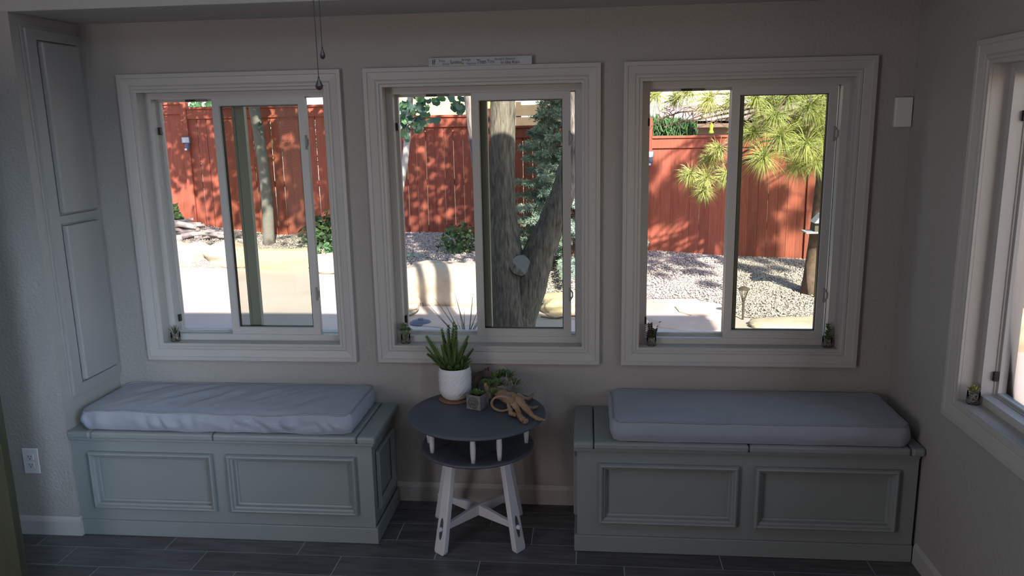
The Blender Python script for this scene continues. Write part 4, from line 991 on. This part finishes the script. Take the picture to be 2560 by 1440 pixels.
# boughs higher up that shade the fence and gravel
VT = np.array([tuple(at(px, py, 1, y)) for px, py, y, L in tufts]); Vs, Fs, off_ = [], [], 0; tries = 0; made = 0; br2 = MB()
tg_ = [(1.1, 4.3, 8.15, 8.15, -.1, 1.5), (.9, 3.6, 5.9, 8.1, -.1, 0), (1.0, 2.9, 6.1, 7.4, -.1, 0), (.7, 2.2, 5.7, 7.6, -.1, 0), (1.1, 2.9, 8.15, 8.15, -.1, 1.2)]
while made < 84:
    tries += 1
    if tries > 20000: break
    t = tg_[tries % len(tg_)]; tgt = np.array([rng.uniform(t[0], t[1]), rng.uniform(t[2], t[3]), rng.uniform(t[4], t[5])]); y = rng.uniform(2.0, 7.2); dt = tgt[1]-y
    if dt < .8: continue
    c_ = tgt - np.array(SUN_DIR)/SUN_DIR.y*dt
    if c_[2] < 2.38 or c_[2] > 4.8 or np.hypot(c_[0]-2.98, c_[1]-5.7) > 3.4: continue
    tv = VT - c_; al = tv @ np.array(SUN_DIR); ds = np.linalg.norm(tv - al[:, None]*np.array(SUN_DIR), axis=1)
    if np.any((al > 0) & (ds < .42)): continue
    made += 1; c_ = c_ - np.array(PO); rp = Vector((.03, 0, max(1.9, c_[2]*.85))); p = Vector(c_)
    V_, F_ = tuft(None, c_, (p-rp).normalized(), 420, .24, rng, .0042); Vs.append(V_); Fs.append(F_+off_); off_ += len(V_)
    br2.tube([rp, rp.lerp(p, .6)+Vector((0, 0, .1)), p], [.02, .010, .005], 6)
np_build('upper_needles', 'pine', np.concatenate(Vs), np.concatenate(Fs), pn, kind='stuff'); br2.build('upper_boughs', 'twig', pn, kind='stuff')

# shrubs
def shrub(label, c, r, n, size, seed, m='shrub', name='shrub'):
    rng = np.random.default_rng(seed); o = thing(name, label, 'shrub', c)
    q = rng.normal(size=(n, 3)); q /= np.linalg.norm(q, axis=1)[:, None]; q *= (rng.random((n, 1))**.45)*np.array(r); q[:, 2] = np.abs(q[:, 2])*1.0+.03
    V_, F_ = leaves(q, size, rng, .8); np_build('foliage', m, V_, F_, o, kind='stuff')
    s_ = MB()
    for i in range(9):
        e = q[rng.integers(n)]; s_.tube([(0, 0, -.05), tuple(e*.5+np.array([0, 0, .03])), tuple(e)], [.008, .006, .003], 5)
    s_.build('stems', 'twig', o, kind='stuff'); return o
shrub('dark green rose bush on the gravel in the middle window', (-1.33, 6.5, .22), (.30, .28, .38), 300, .065, 1)
shrub('leafy green bush left of the latch in the left window', (-3.55, 7.72, .12), (.40, .26, .50), 420, .10, 2)
shrub('low yellow-green plant at the boulder in the left window gap', (-3.30, 7.25, .06), (.22, .18, .24), 120, .09, 3, 'leaf')
shrub('round green bush at the left end of the log pile', (-6.12, 7.95, .45), (.22, .18, .32), 200, .10, 4)
shrub('low grey-green creeping plant on the gravel', (-2.05, 5.95, .22), (.30, .25, .07), 140, .05, 5, 'spruce')

# yucca spears right outside the middle window
yc = thing('yucca', 'thin spear-leaved yucca below the middle window', 'plant', (-.80, 3.55, -.15)); YO_ = Vector((-.80, 3.55, -.15))
for i, (tx, ty) in enumerate(((1075, 755), (1092, 780), (1112, 745), (1128, 720), (1150, 770), (1177, 712), (1165, 760), (1195, 765), (1204, 780), (1212, 760), (1140, 790), (1085, 740), (1188, 800), (1158, 800))):
    q = at(tx, ty, 1, 3.55+rnd.uniform(-.12, .12)) - YO_; MB().blade((rnd.uniform(-.03, .03), rnd.uniform(-.03, .03), -.02), q, q.length, .016, .005, segs=5, bend=.06, up=(0, -1, .2), shape=lambda t: 1-.92*t).build('leaf', 'yucca', yc)

# path lights
def path_light(label, c, s=1.0):
    r = thing('path_light', label, 'light', c, 0, 'bronze path lights'); r.scale = (s, s, s)
    MB().tube([(0, 0, -.05), (0, 0, .20)], [.011, .014], 8).build('stake', 'lamp', r); MB().lathe([(.008, .18), (.022, .20), (.024, .215), (.018, .22)], 12).build('collar', 'lamp', r)
    MB().lathe([(.020, .222), (.048, .315)], 14, close=True).build('glass_shade', 'lampglass', r, smooth=True)
    for i in range(6):
        a = i*math.pi/3; MB().tube([(.021*math.cos(a), .021*math.sin(a), .22), (.050*math.cos(a), .050*math.sin(a), .318)], .0035, 5).build('rib', 'lamp', r)
    MB().lathe([(.060, .316), (.066, .322), (.05, .335), (.02, .350), (.004, .355)], 16).build('cap', 'lamp', r)
    return r
path_light('bronze path light standing by the large boulder, cut by the sash of the middle window', at(1207, 770, 1, 5.02) * 1.0, .72)
path_light('bronze path light on the gravel low in the right pane of the third window', at(1857, 795, 1, 4.42), .95)

dl = thing('ground_light', 'blue-grey round disc light on the patio below the middle window', 'light', (-1.37, 4.17, -.15))
MB().lathe([(0, 0), (.115, 0), (.118, .012), (.095, .030), (.05, .044), (0, .048)], 28, close=True).build('disc', 'disc', dl, smooth=True); MB().lathe([(0, .048), (.03, .048), (.028, .056), (0, .058)], 16, close=True).build('cap', 'disc', dl)

# bird feeder and bottle feeder
bf_ = thing('bird_feeder', 'covered bird feeder on a thin rusty pole before the pine trunk', 'bird feeder', (2.93, 5.45, -.15)); 
MB().tube([(.02, 0, -.05), (.02, 0, .76)], .013, 8).build('pole', 'redpole', bf_)
MB().box(-.15, .15, -.12, .12, .76, .775).build('tray', 'feeder_roof', bf_, bevel=.003)
MB().box(-.04, .06, -.05, .05, .775, .88).build('seed_box', 'feeder', bf_)
rf_ = MB(); rf_.v = [(-.06, -.10, .875), (.14, -.10, .875), (.14, .10, .875), (-.06, .10, .875), (.02, -.08, .97), (.10, -.06, .99), (.10, .06, .99), (.02, .08, .97)]; rf_.f = [(0, 3, 2, 1), (4, 5, 6, 7), (0, 1, 5, 4), (1, 2, 6, 5), (2, 3, 7, 6), (3, 0, 4, 7)]
rf_.build('roof', 'feeder_roof', bf_)
hb = at(1778, 334, 1, 5.0); hf = thing('hummingbird_feeder', 'small yellow-green bottle feeder hanging from a pine twig', 'bird feeder', hb)
MB().lathe([(.006, 0), (.024, .004), (.028, .014), (.020, .030), (.016, .045), (.022, .07), (.022, .09), (.010, .102), (.008, .112)], 14).build('bottle', 'bottle', hf, smooth=True)
MB().tube([(0, 0, .112), (.004, 0, .20), (.02, 0, .45)], .002, 5).build('hanger', 'metal', hf)
br_ = MB().tube([(0, 0, 0), (.15, .01, -.02), (.3, 0, .01), (.52, .03, .0)], [.008, .01, .009, .006], 6).build('fallen_branch', 'twig', loc=at(1352, 792, 2, -.125)); tag(br_, 'thin fallen branch on the stones right of the forked trunk', 'branch')

# ------------------------------------------------------------------ beyond the fence
hd = thing('juniper_hedge', 'bright green clipped hedge above the fence in the third window', 'hedge', (1.45, 9.0, -.3)); rng = np.random.default_rng(8)
n = 5200; q = np.stack([rng.uniform(-1.0, .55, n), rng.uniform(-.28, .28, n), rng.uniform(.9, 2.22, n)], 1); top = 2.22 - .22*np.abs(q[:, 0]+.2)**1.5 - .12*rng.random(n); q[:, 2] = np.minimum(q[:, 2], top)
V_, F_ = needles(q, np.stack([rng.normal(0, .35, n), rng.normal(0, .35, n)-.2, np.ones(n)], 1), .13, .012); np_build('foliage', 'juniper', V_, F_, hd, kind='stuff')
MB().box(-.95, .5, -.2, .2, 0, 1.95).build('inner_growth', 'juniper', hd)
MB().tube([(-.3, 0, -.1), (-.3, 0, .9)], .06, 8).build('trunk', 'twig', hd)

h1 = thing('neighbour_house', 'pink-walled neighbouring house with brown eaves behind the pine', 'house', (6.0, 14.0, -.3))
MB().box(-4.3, 5, .3, 5, 0, 2.05).build('wall', 'nbwall', h1)
MB().box(-4.35, 5.2, .05, .3, 1.35, 1.86).build('porch_beam', 'nbbrown', h1)
MB().box(-4.6, 5.2, -.35, -.25, 2.02, 2.16).build('eave_board', 'nbbrown', h1)
rm = MB(); rm.v = [(-4.6, -.35, 2.16), (5.2, -.35, 2.16), (5.2, 3.2, 2.56), (-4.6, 3.2, 2.56), (-4.6, -.35, 2.10), (5.2, -.35, 2.10), (5.2, 3.2, 2.49), (-4.6, 3.2, 2.49)]; rm.f = [(0, 1, 2, 3), (7, 6, 5, 4), (0, 4, 5, 1), (1, 5, 6, 2), (2, 6, 7, 3), (3, 7, 4, 0)]
rm.build('roof', 'nbwall', h1)
for x in (-4.1, -2.2, -.2, 2): MB().box(x, x+.12, -.1, .04, 0, 2.02).build('porch_post', 'nbbrown', h1)
for x in (-3.4, -1.2, 1.2):
    f = MB().ring([(0, -.28), (0, -.25), (.06, -.25), (.06, -.28)], x, x+.9, .9, 1.34).build('window', 'nbwhite', h1, fix=True); MB().box(x+.05, x+.85, .27, .29, .95, 1.30).build('pane', 'darkglass', f)
h2 = thing('white_house', 'white neighbouring house far behind the fence on the left', 'house', (-9.5, 21.0, -.3))
MB().box(-5, 6.0, 0, 6, 0, 3.6).build('wall', 'nbwhite', h2)
rm = MB(); rm.v = [(-5.3, -.5, 3.6), (6.3, -.5, 3.6), (6.3, 3, 5.2), (-5.3, 3, 5.2), (-5.3, -.5, 3.5), (6.3, -.5, 3.5), (6.3, 3, 5.1), (-5.3, 3, 5.1)]; rm.f = [(0, 1, 2, 3), (7, 6, 5, 4), (0, 4, 5, 1), (1, 5, 6, 2), (2, 6, 7, 3), (3, 7, 4, 0)]; rm.build('roof', 'nbroof', h2)
for x in (-3, 0, 3):
    f = MB().ring([(0, .03), (0, 0), (.08, 0), (.08, .03)], x, x+1.2, 1.2, 2.4).build('window', 'nbwhite', h2, fix=True); MB().box(x+.07, x+1.13, -.012, -.002, 1.27, 2.33).build('pane', 'darkglass', f)
h3 = thing('garden_shed', 'tan shingled shed roof in sun above the fence, behind the pale tree', 'shed', (-2.6, 11.5, -.3))
MB().box(-1.3, 1.2, .35, 2.2, 0, 2.1).build('wall', 'nbbrown', h3)
for i in range(9):
    z = 2.05+.10*i; y = .1+.12*i; MB().box(-1.45, 1.35, y, y+.2, z, z+.115).build('shingle_course', 'tanroof', h3)
h4 = thing('deck_fence', 'brown timber screen behind the spruce', 'fence', (-.2, 12.5, -.3))
for i in range(9): MB().box(-.9, 1.6, 0, .03, .4+.24*i, .4+.24*i+.215).build('slat', 'nbbrown', h4)
for x in (-.9, .3, 1.5): MB().box(x, x+.1, .03, .13, -.1, 2.6).build('post', 'nbbrown', h4)
for i, (x, y, r, h, lab) in enumerate(((-7.2, 12.5, 1.3, 3.0, 'round green tree beyond the fence at the far left'), (-5.0, 14.0, .9, 2.55, 'grey-green bush top showing over the fence by the tall post'))):
    t = thing('background_tree', lab, 'tree', (x, y, -.3)); rng = np.random.default_rng(30+i); n = 1500; q = rng.normal(size=(n, 3)); q /= np.linalg.norm(q, axis=1)[:, None]; q *= rng.random((n, 1))**.3*np.array([r, r, h*.35]); q[:, 2] += h*.72
    V_, F_ = leaves(q, .16, rng); np_build('foliage', 'leaf' if i == 0 else 'spruce', V_, F_, t, kind='stuff'); MB().tube([(0, 0, -.1), (0, 0, h*.7)], [.12, .07], 8).build('trunk', 'bark', t)
bpy.context.view_layer.update()
